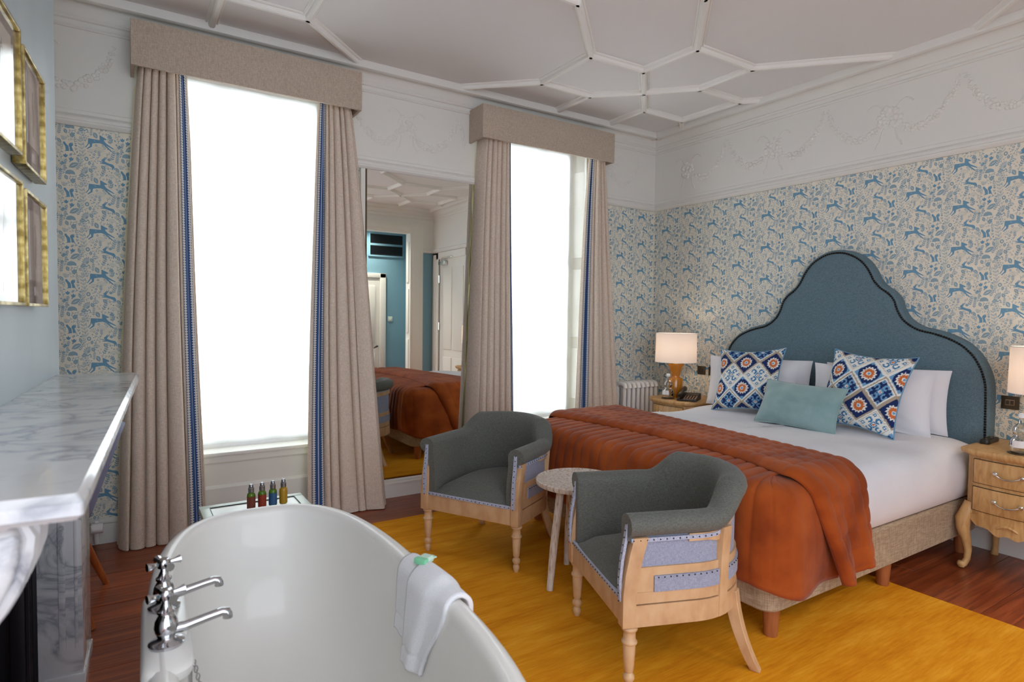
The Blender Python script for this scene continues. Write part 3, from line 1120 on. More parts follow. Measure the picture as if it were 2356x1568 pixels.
# ---- chimney breast and west side
PB = (-0.213, 2.908)
RB = -R(2.958)
m = MB()
m.box(-.75, 0, -1.62, 0, 0.92, ZC)
m.box(-.75, 0, -.33, 0, 0, .92)
m.box(-.75, 0, -2.0, -1.62, 0, ZC)
m.box(-.75, -.42, -1.62, -.33, 0, .92)
wall_w = struct(m.build('wall_west', 'blue_paint', loc=(PB[0], PB[1], 0), rz=RB), 'blue painted chimney breast hung with four gilt frames')
MB().box(-.42, -.41, -1.62, -.33, 0, .92).build('fireback', 'soot', wall_w)
MB().box(XW - .2, XW, YS, YN + .1, 0, ZC).build('alcove_wall', 'paper_cream', None)
aw = bpy.data.objects['alcove_wall']
aw.name = 'wall_alcove_west'
struct(aw, 'papered back wall of the alcove beside the chimney breast')

# ================================================================ soft furnishings at the windows
def curtain(label, top, bot, lead, seed, nf=7.0, turn=0.05, ztop=2.72, yc=4.0, tr=(0.80, 0.95), hang=0.004):
    rnd = random.Random(seed)
    xh, xl = (top[0], top[1]) if lead > 0 else (top[1], top[0])
    bh, bl = (bot[0], bot[1]) if lead > 0 else (bot[1], bot[0])
    ph = [rnd.uniform(-0.35, 0.35) for _ in range(12)]
    am = [rnd.uniform(0.6, 1.25) for _ in range(12)]

    def S(s, v):
        """s: hidden side to leading edge, v: 0 top to 1 floor"""
        g = v ** 0.8
        x = (xh + (xl - xh) * s) * (1 - g) + (bh + (bl - bh) * s) * g
        k = s * nf
        i = int(min(k, 10))
        f = k - i
        p = ph[i] + (ph[i + 1] - ph[i]) * f
        a_ = am[i] + (am[i + 1] - am[i]) * f
        flat = 1 - sm(0.70, 0.84, s)
        sway = 0.5 * math.sin(2.2 * v + i)
        ph_ = PI * (k + p * (0.4 + v)) + 0.2 * sway
        w_ = 1 - 2 * abs(math.sin(ph_)) ** 0.5
        pit = ((xl - xh) * (1 - g) + (bl - bh) * g) / nf
        x -= 0.15 * pit * math.sin(2 * ph_) * flat * min(1.2, a_)
        A = (0.036 + 0.030 * v) * a_
        y = yc - 0.05 * v * v + A * w_ * (0.25 + 0.75 * flat)
        e = max(0.0, (s - 0.72) / 0.28)
        y += turn * e * e
        x += 0.008 * math.sin(5 * v + seed) * v
        rt_ = max(0.0, (0.10 - s) / 0.10)      # the side returns to the wall
        y = y * (1 - rt_) + (4.087 * rt_ + yc * (1 - rt_)) * rt_ if rt_ else y
        # gathered heading and broken hem
        z = ztop + (hang - ztop) * v
        if v > 0.97:
            y -= 0.02 * (v - 0.97) / 0.03 * (1 + w_)
        return Vector((x, y, z))
    t = thing('curtain', label, 'curtain', ((xh + xl) / 2, yc, 0), group='linen curtains at the windows')
    off = Vector(t.location)

    def nrm(s, v):
        a = S(min(s + .004, 1), v) - S(max(s - .004, 0), v)
        b = S(s, min(v + .004, 1)) - S(s, max(v - .004, 0))
        n_ = a.cross(b).normalized()
        return n_ if n_.y < 0 else -n_
    MB().grid(lambda u, v: S(u, v) - off, 230, 60).build('curtain_cloth', 'linen', t, smooth=True, angle=180, fix=False)
    MB().grid(lambda u, v: S(0.02 + 0.97 * u, 0.003 + v * .994) - nrm(0.02 + 0.97 * u, v) * 0.006 - off, 160, 40).build('lining', 'lining', t, smooth=True, angle=180, fix=False)
    a, b = tr
    MB().grid(lambda u, v: S(a + (b - a) * u, v) + nrm(a + (b - a) * u, v) * 0.0035 - off, 8, 90,
              uvf=lambda u, v: (u, v * 2.7)).build('trim_band', 'braid', t, smooth=True, angle=180, fix=False)
    return t


curtain('beige linen curtain with blue braid hanging beside the chimney breast', (.080, .325), (-.06, .40), 1, 3, turn=.075, tr=(.80, .95))
curtain('beige linen curtain with blue braid between the bath window and the mirror', (1.075, 1.286), (.985, 1.545), -1, 8, turn=.02, tr=(.80, .955))
curtain('beige linen curtain hanging along the right edge of the tall mirror', (2.30, 2.585), (2.19, 2.63), 1, 5, turn=.09, tr=(.86, .97))
curtain('beige linen curtain with blue braid beside the white column radiator by the bed wall', (3.36, 3.497), (3.20, 3.73), -1, 11, turn=.03, tr=(.80, .955))


def pelmet(x0, x1, z0, z1, yf, label):
    t = thing('pelmet', label, 'pelmet', ((x0 + x1) / 2, YN, z0), group='fabric pelmets')
    hw = (x1 - x0) / 2
    d = yf - YN
    H = z1 - z0
    MB().prism([(-hw, -.002), (-hw, d), (hw, d), (hw, -.002), (hw - .018, -.002), (hw - .018, d + .018), (-hw + .018, d + .018), (-hw + .018, -.002)], 0, H, 'z').build('pelmet_box', 'linen_pelmet', t, bevel=.004)
    MB().box(-hw + .018, hw - .018, d + .018, -.002, H - .02, H - .002).build('pelmet_board', 'linen_pelmet', t)
    return t


pelmet(.045, 1.322, 2.655, 2.902, 3.895, 'long beige fabric pelmet over the window behind the bath')
pelmet(2.238, 3.535, 2.645, 2.892, 3.905, 'beige fabric pelmet over the window nearer the bed')

# ================================================================ mirror
t = thing('wall_mirror', 'tall mirror set between the two curtained windows reflecting the bed', 'mirror', (1.87, YN, 0))
MB().box(-.44, .43, -.016, -.006, .124, 2.334).build('mirror_pane', 'mirror_glass', t)
MB().prism([(-.006, .10), (-.03, .10), (-.03, .108), (-.024, .112), (-.024, .124), (-.006, .124)], -.45, .45, 'x').build('plinth_moulding', 'wood_white', t)
m = MB().box(.432, .446, -.022, 0, .124, 2.334)
m.box(-.456, -.442, -.022, 0, .124, 2.334)
m.build('frame', 'bronze', t)
m = MB().box(.446, .478, -.03, 0, .124, 2.334)
m.box(-.488, -.456, -.03, 0, .124, 2.334)
m.build('surround', 'wood_white', t, bevel=.004)


# ================================================================ radiators
def radiator(label, x0, n, ztop, loc_y, pitch=.056, z0=.10):
    t = thing('column_radiator', label, 'radiator', (x0, loc_y, 0))
    for k in range(n):
        x = pitch * (k + .5)
        m = MB()
        for yy in (-.045, .045):
            pts = [(x, yy, z0 + .02)] + [(x, yy, z0 + .02 + (ztop - z0 - .06) * j / 6) for j in range(1, 7)]
            m.tube(pts, .020, 10, flat=.9)
        for zz in (z0 + .03, ztop - .035):
            m.tube([(x, -.06, zz - .01), (x, -.05, zz + .022), (x, 0, zz + .035), (x, .05, zz + .022), (x, .06, zz - .01)], .021, 10)
        m.build('section', 'radiator_white', t, smooth=True, angle=60)
    for s in (.03, pitch * n - .03):
        MB().box(s - .012, s + .012, -.04, .04, .0, z0 + .02).build('foot', 'radiator_white', t, bevel=.003)
    return t


radiator('white column radiator in the corner by the bed wall', 3.755, 8, .735, 4.035)
t = radiator('white radiator in the alcove beside the chimney breast', -.67, 9, .62, 4.03)
MB().tube([(.53, 0, .03), (.53, 0, .16)], .012, 10).build('valve_pipe', 'white_plastic', t, smooth=True)
MB().tube([(.505, -.02, .12), (.56, -.02, .12)], .028, 14).build('valve_knob', 'white_plastic', t, smooth=True)

# ================================================================ fireplace surround
fp = thing('fireplace', 'grey veined white marble fireplace with deep mantel shelf and carved bracket', 'fireplace', (PB[0], PB[1], 0), RB)
m = MB().prism([(0, 0), (.25, 0), (.262, .008), (.266, .018), (.266, .030), (.258, .036), (.25, .036), (.24, .05), (0, .05)], -1.93, -.055, 'y')
m2 = MB()
ZS = 1.03
m2.rings([rrect(.001, .258, -1.924, -.062, .003, ZS + .014), rrect(.001, .266, -1.932, -.054, .006, ZS + .022), rrect(.001, .266, -1.932, -.054, .006, ZS + .038), rrect(.001, .258, -1.924, -.062, .006, ZS + .05)], True, True, True)
m2.build('mantel_shelf', 'marble', fp, smooth=True, angle=30)
m2 = MB()
m2.rings([rrect(.001, .17, -1.85, -.12, .003, ZS - .012), rrect(.001, .185, -1.86, -.11, .004, ZS + .002), rrect(.001, .20, -1.87, -.10, .004, ZS + .016)], True, True, True)
m2.build('shelf_moulding', 'marble', fp, smooth=True, angle=30)
MB().box(.001, .10, -1.86, -.10, .90, ZS - .010).build('lintel', 'marble', fp, bevel=.004)
for ya, yb in ((-.345, -.10), (-1.86, -1.61)):
    j = MB().box(-.03, .098, ya, yb, 0, .90).build('jamb', 'marble', fp, bevel=.004)
    MB().box(-.02, .103, ya - .006, yb + .006, 0, .05).build('jamb_plinth', 'marble', j, bevel=.004)
    MB().box(.03, .05, ya - .006, yb + .006, .14, .88).build('jamb_fillet', 'marble', j, bevel=.003)
    MB().box(.075, .085, ya - .004, yb + .004, .14, .88).build('jamb_fillet', 'marble', j, bevel=.002)
# carved scroll bracket under the near end
prof = [(.004, 1.02), (.178, 1.02), (.186, 1.0), (.183, .975), (.176, .950), (.166, .926), (.154, .902), (.141, .882), (.128, .865), (.11, .852), (.004, .845)]
br = MB().prism(prof, -1.845, -1.72, 'y').build('bracket', 'marble', fp, bevel=.012, seg=3)
for q in range(3):
    yy = -1.82 + q * .04
    MB().tube([(p[0] + .004, yy, p[1]) for p in prof[1:-1]], [.008, .012, .013, .012, .012, .011, .010, .009, .007], 8).build('acanthus_rib', 'marble', br, smooth=True)
m = MB().box(-.10, -.06, -1.64, -.31, 0, .90)
ins = MB()
ins.box(-.09, -.05, -.42, -.305, 0, .88)
ins.box(-.09, -.05, -1.655, -1.54, 0, .88)
ins.box(-.09, -.05, -1.655, -.305, .76, .90)
ins.box(-.41, -.028, -.336, -.3045, 0, .91)
ins.box(-.41, -.028, -1.655, -1.615, 0, .91)
ins.build('iron_insert', 'iron', fp, bevel=.006)
for yy in (-.345, -.375, -.405):
    MB().tube([(-.048, yy, .0), (-.048, yy, .86)], .008, 6).build('iron_reed', 'iron', fp, smooth=True)

# ================================================================ gilt frames on the breast
pal = [('pale feather drawing', (.30, .02)), ('dark feather print', (.31, .0))]
labs = ['gilt framed feather print, upper row, away from the mantel corner', 'gilt framed feather print, upper row, beside the corner of the chimney breast',
        'gilt framed feather print, lower row, away from the mantel corner', 'gilt framed feather print, lower row, beside the corner of the chimney breast']
k = 0
for z0 in (1.72, 1.333):
    for y1 in (2.02 - 2.908, 2.43 - 2.908):
        fr = thing('picture_frame', labs[k], 'picture', (0, 0, 0), RB, group='gilt framed prints on the chimney breast')
        n_ = Vector((math.cos(RB), math.sin(RB)))
        dd = Vector((-math.sin(RB), math.cos(RB)))
        pc = Vector(PB) + dd * (y1 - .155) + n_ * .001
        fr.location = (pc.x, pc.y, z0)
        fr.rotation_euler[2] = RB - R(1.9 if k in (0, 2) else .4)
        fr.location.x += .006 if k in (0, 2) else .002
        m = MB()
        W, H, D, T = .155, .322, .032, .009
        m.box(0, D, -W, -W + T, 0, H)
        m.box(0, D, W - T, W, 0, H)
        m.box(0, D, -W + T, W - T, 0, T)
        m.box(0, D, -W + T, W - T, H - T, H)
        m.build('frame_moulding', 'gold_leaf', fr, bevel=.003)
        a = MB().box(.006, .024, -W + T, W - T, T, H - T).build('mount', 'mount_grey', fr)
        MB().box(.0238, .0245, -.085, .085, .075, .275).build('print_sheet', 'print_paper', a)
        MB().prism([(-.012, .13), (0, .11), (.012, .13), (.016, .17), (.008, .22), (0, .24), (-.008, .22), (-.016, .17)], .0245, .0248, 'x').build('feather', 'ink_brown', a)
        MB().box(.0238, .0245, -.02, .02, .032, .058).build('caption_card', 'print_paper', a)
        k += 1

# ================================================================ rug
t = MB()
RX0, RX1, RY0, RY1 = .80, 3.232, -.15, 3.618
t.rings([rrect(RX0, RX1, RY0, RY1, .01, .0), rrect(RX0 - .002, RX1 + .002, RY0 - .002, RY1 + .002, .01, .008), rrect(RX0 + .004, RX1 - .004, RY0 + .004, RY1 - .004, .01, .013)], True, True, True)
rug = t.build('rug', 'rug_wool', smooth=True, angle=30)
tag(rug, 'large mustard yellow velvet rug under the bed foot and armchairs', 'rug')
RUGZ = .013

# ================================================================ bathtub
tub = thing('bathtub', 'white enamel roll-top bathtub with two chrome taps in the foreground', 'bathtub', (.378, 1.525, 0), R(-1.5))


def sring(a, b, z, n=72, p=2.9):
    out = []
    for i in range(n):
        th = 2 * PI * i / n
        c, s = math.cos(th), math.sin(th)
        out.append((a * math.copysign(abs(c) ** (2 / p), c), b * math.copysign(abs(s) ** (2 / p), s), z))
    return out


AR, BR_, ZR, RR = .318, .797, .588, .027
prof = [(.16, .55, .10), (.22, .64, .115), (.262, .71, .18), (.285, .745, .30), (.298, .765, .44), (.304, .775, .535)]
for k in range(0, 13):
    an = R(-110 + 300 * k / 12)
    prof.append((AR + RR * math.cos(an), BR_ + RR * math.cos(an), ZR + RR * math.sin(an)))
inner = [(.282, .752, .52), (.275, .735, .42), (.262, .71, .32), (.238, .67, .24), (.20, .61, .19), (.14, .50, .165), (.06, .30, .155), (.002, .02, .152)]
m = MB()
m.rings([sring(*p) for p in prof + inner], True, True, True)
m.build('tub_shell', 'enamel', tub, smooth=True, angle=80)
# tap platform on the rim
m = MB()
m.rings([rrect(-.355, -.262, -.19, .21, .04, .585), rrect(-.352, -.258, -.20, .22, .045, .606), rrect(-.346, -.264, -.19, .21, .04, .614)], True, True, True)
m.build('tap_ledge', 'enamel', tub, smooth=True, angle=60)
for sx in (-.2, .2):
    for sy in (-.48, .48):
        MB().tube([(sx * .8, sy, .16), (sx * 1.15, sy * 1.03, .12), (sx * 1.2, sy * 1.05, .05), (sx * 1.28, sy * 1.07, .0)], [.03, .035, .024, .034], 10).build('foot', 'chrome', tub, smooth=True)


def tap(y0):
    b = MB()
    b.lathe([(.001, .0), (.034, .0), (.035, .005), (.03, .009), (.019, .012), (.016, .017), (.021, .026), (.0235, .038), (.0215, .052), (.016, .062), (.0135, .066), (.0175, .069), (.0175, .074), (.013, .077), (.010, .085), (.0075, .090), (.0075, .104), (.001, .104)], 20)
    o = b.build('tap', 'chrome', tub, smooth=True, loc=(-.307, y0, .614), angle=50)
    MB().tube([(.012, 0, .030), (.035, 0, .030), (.085, 0, .040), (.108, 0, .044), (.116, 0, .042), (.119, 0, .034), (.119, 0, .028)], [.012, .0105, .0095, .0095, .0105, .0105, .0105], 12).build('spout', 'chrome', o, smooth=True)
    h = MB()
    h.lathe([(.001, .098), (.013, .098), (.0145, .104), (.0145, .114), (.011, .119), (.001, .120)], 16)
    for a in range(4):
        c, s = math.cos(a * PI / 2 + .35), math.sin(a * PI / 2 + .35)
        h.tube([(c * .01, s * .01, .108), (c * .022, s * .022, .108), (c * .037, s * .037, .108)], [.005, .006, .010], 8)
    h.build('cross_handle', 'chrome', o, smooth=True)
    return o


tap(-.08)
tap(.105)
pl = MB().box(-.263, -.255, -.03, .02, .46, .53).build('overflow_plate', 'chrome', tub, bevel=.004)
for k in range(16):
    u = k / 15
    c = (-.252 + .035 * u, .02 + .07 * u, .51 - .2 * u ** 1.2)
    m = MB()
    ring = []
    ax = Vector((1, 0, 0)) if k % 2 else Vector((0, 1, 0))
    pts = [Vector(c) + ax * (.004 * math.cos(2 * PI * i / 8)) + Vector((0, 0, .0085 * math.sin(2 * PI * i / 8))) for i in range(9)]
    m.tube(pts, .0016, 5)
    m.build('chain_link', 'chrome', pl, smooth=True)

# towel folded over the rim
tw = thing('hand_towel', 'white terry hand towel draped over the bath rim', 'towel', (.694, 1.455, .616))


def towel_sheet(u, v, lift, rim, end, L):
    """u across the width, v from the outside of the rim over the top and down into the bath"""
    path = -0.115 + v * (L + .115)
    f = sm(.045, L, path)
    yy = rim[0] + (rim[1] - rim[0]) * u
    yy += (end[0] + (end[1] - end[0]) * u - yy) * f
    if path < -.050:
        x, z = .034, -(-path - .050) - .028
    elif path < .055:
        a = (path + .050) / .105 * PI
        x, z = .034 * math.cos(a), .034 * math.sin(a) - .028
    else:
        dn = path - .055
        x, z = -.034 - .13 * dn, -.028 - dn
    k_ = max(-1.0, min(1.0, path / .05))
    puff = (lift(u) if callable(lift) else lift) + .003 * math.sin(PI * u) + .002 * math.sin(9 * u + 4 * v) * f
    hem = .003 if (L - .045 < path < L - .037) else 0
    return (x - (puff - hem) * k_, yy, z + puff * (1 - abs(k_)) + .002)


MB().grid(lambda u, v: towel_sheet(u, v, .001, (-.06, .150), (.022, .128), .205), 22, 60).build('towel_fold', 'towel', tw, smooth=True, angle=180, solid=.012, fix=False)
MB().grid(lambda u, v: towel_sheet(u, v, lambda q: .001 + .011 * sm(.25, .5, q), (-.150, .055), (-.055, .040), .255), 22, 60).build('towel_fold', 'towel', tw, smooth=True, angle=180, solid=.012, fix=False)
sp = MB()
sp.rings([rrect(-.022, .022, -.016, .016, .004, 0), rrect(-.024, .024, -.018, .018, .005, .008), rrect(-.02, .02, -.014, .014, .004, .016)], True, True, True)
so = sp.build('soap_bar', 'soap_wrap', smooth=True, angle=30, loc=(.697, 1.517, .635), rz=.5)
tag(so, 'small pale green wrapped soap lying on the white towel', 'soap')
MB().prism([(.02, -.012), (.036, -.016), (.04, 0), (.034, .012), (.02, .014)], .004, .007, 'z').build('wrapper_tail', 'soap_wrap', so)
MB().box(-.0245, -.006, -.0185, .0185, .001, .0165).build('wrapper_band', 'soap_green', so, bevel=.002)

# side table beyond the bath, with miniature bottles
st = thing('side_table', 'low pale side table with glazed top between bath and window', 'side table', (.495, 2.82, 0))
Z = .45
m = MB()
m.box(-.222, .222, .145, .187, Z - .03, Z)
m.box(-.222, .222, -.187, -.145, Z - .03, Z)
m.box(-.222, -.18, -.145, .145, Z - .03, Z)
m.box(.18, .222, -.145, .145, Z - .03, Z)
m.build('top_frame', 'pale_frame', st, bevel=.004)
MB().box(-.18, .18, -.145, .145, Z - .022, Z - .003).build('glass_top', 'table_glass', st)
m = MB()
for a, b, c, d in ((-.182, .182, .143, .146), (-.182, .182, -.146, -.143), (-.183, -.180, -.146, .146), (.180, .183, -.146, .146)):
    m.box(a, b, c, d, Z - .003, Z + .0006)
m.build('inlay_line', 'dark_slot', st)
for sx in (-.2, .2):
    for sy in (-.165, .165):
        MB().box(sx - .015, sx + .015, sy - .015, sy + .015, 0, Z - .03).build('leg', 'pale_frame', st, bevel=.003)
for i, (mt, nm) in enumerate((('bottle_brown', 'brown label, standing at the end of the row'), ('bottle_red', 'red label, second in the row'), ('bottle_blue', 'blue label, third in the row'), ('bottle_amber', 'yellow label, last of the row'))):
    x, y_ = .468 + i * .047, 2.855 + i * .006
    bt = thing('toiletry_bottle', 'miniature toiletry bottle with ' + nm, 'bottle', (x, y_, Z + .001), group='miniature bottles on the side table')
    MB().lathe([(.001, 0), (.016, 0), (.0175, .003), (.0175, .062), (.015, .070), (.009, .075), (.009, .078), (.001, .078)], 20).build('bottle_body', 'bottle_green' if i < 3 else 'bottle_amber', bt, smooth=True)
    MB().lathe([(.0178, .004), (.0180, .006), (.0180, .056), (.0178, .058)], 20, cap=False).build('bottle_label', mt, bt, smooth=True)
    MB().lathe([(.001, .076), (.0125, .076), (.0125, .094), (.0095, .097), (.0095, .106), (.006, .111), (.001, .111)], 18).build('cap', 'cap_grey', bt, smooth=True)

# ================================================================ desk chair half hidden by the mantel
dc = thing('desk_chair', 'blue-grey shell chair with orange wooden legs half hidden by the fireplace', 'chair', (-.40, 3.24, 0))
for (bx, by), (tx, ty) in (((.315, .24), (.16, .15)), ((.276, -.24), (.14, -.15)), ((-.26, .24), (-.16, .15)), ((-.26, -.24), (-.16, -.15))):
    MB().tube([(bx, by, 0), ((bx * .5 + tx * .5), (by + ty) / 2, .22), (tx, ty, .43)], [.013, .019, .024], 10).build('leg', 'orange_wood', dc, smooth=True)


def shell(u, v):
    a = R(-80 + 160 * u)
    r = .255 + .13 * v
    h = .42 + .40 * v * (0.78 + .22 * math.cos(a))
    return (r * math.cos(a) * 1.0, r * .8 * math.sin(a), h)


MB().grid(shell, 28, 12).build('backrest', 'lavender_shell', dc, smooth=True, angle=180, solid=.03, fix=False)
m = MB()
m.rings([rrect(-.24, .22, -.23, .23, .12, .42), rrect(-.25, .23, -.24, .24, .13, .45), rrect(-.23, .21, -.22, .22, .12, .48)], True, True, True)
m.build('seat', 'lavender_shell', dc, smooth=True)


# ================================================================ tub armchairs
def make_armchair(label):
    t = thing('armchair', label, 'armchair', group='grey tub armchairs with limed frames')
    HX, YF, YC_, BY = .298, -.268, .0, .285
    # plan path, arc-length parametrised
    pts = [(-HX, YF + (YC_ - YF) * k / 10) for k in range(11)]
    pts += [(-HX * math.cos(PI * k / 40), YC_ + BY * math.sin(PI * k / 40)) for k in range(1, 40)]
    pts += [(HX, YC_ + (YF - YC_) * k / 10) for k in range(11)]
    L = [0]
    for a, b in zip(pts, pts[1:]):
        L.append(L[-1] + math.hypot(b[0] - a[0], b[1] - a[1]))
    TOT = L[-1]

    def path(s):
        d = s * TOT
        for k in range(len(pts) - 1):
            if d <= L[k + 1] or k == len(pts) - 2:
                f = (d - L[k]) / (L[k + 1] - L[k])
                x, y_ = pts[k][0] + (pts[k + 1][0] - pts[k][0]) * f, pts[k][1] + (pts[k + 1][1] - pts[k][1]) * f
                break
        e = .004
        return x, y_

    def frame(s):
        x, y_ = path(s)
        a, b = path(max(s - .008, 0)), path(min(s + .008, 1))
        tx, ty = b[0] - a[0], b[1] - a[1]
        l = math.hypot(tx, ty)
        return x, y_, -ty / l, tx / l       # outward normal for this direction

    def P(s, o, z):
        x, y_, nx, ny = frame(s)
        return (x + nx * o, y_ + ny * o, z)

    def top(s):
        d = abs(s - .5)
        return .635 + .092 * (1 - sm(.165, .265, d)) + .008 * (1 - sm(0, .2, d))

    # padded arm and back, rolled over at the top
    def sect(s):
        h = top(s)
        r = .040 + .006 * (1 - sm(.18, .3, abs(s - .5)))
        c = (-.018, h - r)
        q = [(-.070, .33), (-.074, .40), (-.070, .47), (c[0] - r - .004, h - .10)]
        for k in range(0, 11):
            a = R(180 - 26 * k)
            q.append((c[0] + r * 1.15 * math.cos(a), c[1] + r * math.sin(a)))
        q += [(-.006, h - 2 * r - .012), (-.03, h - 2 * r - .02), (-.03, .33)]
        return [P(s, o, z) for o, z in q]
    n = 90
    m = MB()
    m.rings([sect(.003 + .994 * k / n) for k in range(n + 1)], True, True, True)
    m.build('backrest', 'grey_cloth', t, smooth=True, angle=50)

    def band(name, mat, z0, z1, o0, o1, s0=0.0, s1=1.0, bevel=.002, zf=None, n=60, par=None):
        m = MB()
        rr = []
        for k in range(n + 1):
            s = s0 + (s1 - s0) * k / n
            a, b = (z0, z1) if zf is None else zf(s)
            rr.append([P(s, o0, a), P(s, o1, a), P(s, o1, b), P(s, o0, b)])
        m.rings(rr, True, True, True)
        return m.build(name, mat, par or t, smooth=True, angle=35)
    band('seat_rail', 'limed_wood', .242, .318, -.035, .006)
    band('lower_rail', 'limed_wood', .322, .362, -.035, .003)
    band('lower_panel', 'blue_cloth', .362, .418, -.030, .007, .07, .93)
    band('middle_rail', 'limed_wood', .362, .448, -.035, .0)
    band('outer_panel', 'blue_cloth', 0, 0, -.03, -.008, .02, .98, zf=lambda s: (.446, top(s) - .08))
    band('top_rail', 'limed_wood', 0, 0, -.03, .002, .16, .84, zf=lambda s: (top(s) - .105 - .025 * (1 - sm(.2, .3, abs(s - .5))), top(s) - .078))
    band('gimp', 'gimp', 0, 0, -.02, .005, .01, .99, zf=lambda s: (top(s) - .096, top(s) - .082))
    tk = MB()
    for k in range(58):
        s = .015 + .97 * k / 57
        x, y_, z_ = P(s, .006, top(s) - .089)
        tk.box(x - .002, x + .002, y_ - .002, y_ + .002, z_ - .002, z_ + .002)
    for k in range(54):
        s = .08 + .84 * k / 53
        x, y_, z_ = P(s, .008, .413)
        tk.box(x - .002, x + .002, y_ - .002, y_ + .002, z_ - .002, z_ + .002)
    # front rail
    MB().box(-.27, .27, YF - .004, YF + .03, .242, .330).build('front_rail', 'limed_wood', t, bevel=.003)
    # front posts, swept back to the arm scroll
    for sg in (-1, 1):
        prof = [(YF - .014, .242), (YF + .036, .242), (YF + .036, .35), (YF + .046, .43), (YF + .062, .50), (YF + .078, .555), (YF + .022, .555), (YF + .008, .50), (YF - .006, .43), (YF - .014, .36)]
        xa, xb = (sg * .262, sg * .306)
        MB().prism(prof, min(xa, xb), max(xa, xb), 'x').build('front_post', 'limed_wood', t, bevel=.004)
        # padded front face and its gimp edge
        pr2 = [(YF - .012, .33), (YF - .016, .40), (YF - .010, .47), (YF + .002, .54), (YF + .010, .60)]
        g = MB()
        g.rings([[(sg * .278 + dx, yy - .006, z_) for dx in (-.009, .009)] + [(sg * .278 + dx, yy + .004, z_) for dx in (.009, -.009)] for yy, z_ in [(p[0] + .0, p[1]) for p in pr2]], True, True, True)
        g.build('gimp', 'gimp', t, smooth=True)
        for k in range(11):
            f = k / 10 * 3.99
            i = int(f)
            yy = pr2[i][0] + (pr2[i + 1][0] - pr2[i][0]) * (f - i)
            z_ = pr2[i][1] + (pr2[i + 1][1] - pr2[i][1]) * (f - i)
            tk.box(sg * .278 - .002, sg * .278 + .002, yy - .0085, yy - .0055, z_ - .002, z_ + .002)
    MB().box(-.262, .262, YF - .010, YF + .002, .326, .342).build('gimp', 'gimp', t, bevel=.002)
    for k in range(21):
        x = -.25 + .5 * k / 20
        tk.box(x - .002, x + .002, YF - .0125, YF - .009, .332, .336)
    tk.build('tacks', 'tack', t, fix=False, kind='stuff')

    # seat, domed
    def seat(u, v):
        x = -1 + 2 * u
        yy = YF - .004 + .50 * v
        wid = .235 if yy < 0.02 else .235 * math.sqrt(max(0.0, 1 - ((yy - .02) / .235) ** 2)) * .98 + .004
        z = .34 + .062 * (1 - (abs(x)) ** 4) * sm(-.02, .14, v) + .020 * math.sin(PI * min(1, v)) * (1 - x * x)
        return (x * wid, yy, z)
    m = MB().grid(seat, 28, 30)
    m.grid(lambda u, v: (lambda p: (p[0], p[1] - .006 * math.sin(PI * v), .335 + (p[2] - .335) * v))(seat(u, 0)), 28, 4)
    m.build('seat', 'grey_cloth', t, smooth=True, angle=60)
    # legs
    turned = [(.001, 0), (.012, 0), (.013, .006), (.017, .016), (.018, .026), (.015, .034), (.0115, .039), (.016, .044), (.021, .054), (.021, .062), (.016, .070), (.012, .075), (.017, .082), (.019, .11), (.0215, .15), (.022, .172), (.022, .176), (.027, .180), (.028, .184), (.027, .188), (.022, .192), (.0215, .214), (.022, .222), (.027, .227), (.029, .232), (.027, .237), (.023, .240), (.001, .244)]
    for sg in (-1, 1):
        MB().lathe(turned, 18, (sg * .280, -.245, 0)).build('leg', 'limed_wood', t, smooth=True, angle=50)
        a = []
        for k in range(9):
            v = k / 8
            z_ = .30 * (1 - v)
            ox = sg * (.205 + .03 * v + .012 * v * v)
            oy = .195 + .02 * v + .065 * v * v
            w_ = .024 - .006 * v
            ux, uy = sg * .72, .69
            a.append([(ox + ux * w_ * i - uy * w_ * j * sg * .9, oy + uy * w_ * i + ux * w_ * j * sg * .9, z_) for i, j in ((-1, -1), (1, -1), (1, 1), (-1, 1))])
        MB().rings(a, True, True, True).build('leg', 'limed_wood', t, bevel=.002, seg=1)
        st_ = []
        for k in range(9):
            v = k / 8
            s = .5 + sg * .235
            x, y_, nx, ny = frame(s)
            h = top(s) - .085
            z_ = .242 + (h - .242) * v
            lean = .008 + .012 * v * v
            tx, ty = -ny, nx
            st_.append([(x + nx * o + tx * q, y_ + ny * o + ty * q, z_) for o, q in ((-.028, -.024), (lean, -.024), (lean, .024), (-.028, .024))])
        MB().rings(st_, True, True, True).build('rear_stile', 'limed_wood', t, bevel=.003)
    return t


c1 = make_armchair('grey tub armchair between the bathtub and the bed, in front of the mirror')


def place_front(o, fm, face):
    """front-leg midpoint fm, facing direction in degrees; local front is -y, legs at y = -.245"""
    a = R(face) + PI / 2
    f = Vector((math.cos(R(face)), math.sin(R(face))))
    o.location = (fm[0] - f.x * .245, fm[1] - f.y * .245, RUGZ)
    o.rotation_euler = (0, 0, a)


place_front(c1, (1.549, 2.789), 208.5)
c2 = copy_tree(c1)
c2['label'] = 'grey tub armchair turned side-on beside the round table, against the orange throw'
place_front(c2, (1.567, 1.763), 159.7)

# ================================================================ round table
rt = thing('round_table', 'small round whitewashed wooden table with three slanting legs between the armchairs', 'table', (1.894, 2.31, RUGZ))
ZT = .507
MB().lathe([(.001, ZT - .028), (.193, ZT - .028), (.209, ZT - .022), (.213, ZT - .012), (.213, ZT), (.207, ZT + .004), (.199, ZT), (.192, ZT - .005), (.001, ZT - .005)], 56).build('table_top', 'whitewash', rt, smooth=True, angle=40)
for a in (188, 308, 68):
    c, s = math.cos(R(a)), math.sin(R(a))
    MB().tube([(c * .190, s * .190, 0), (c * .168, s * .168, .2), (c * .125, s * .125, ZT - .028)], [.016, .019, .020], 10).build('leg', 'whitewash', rt, smooth=True)

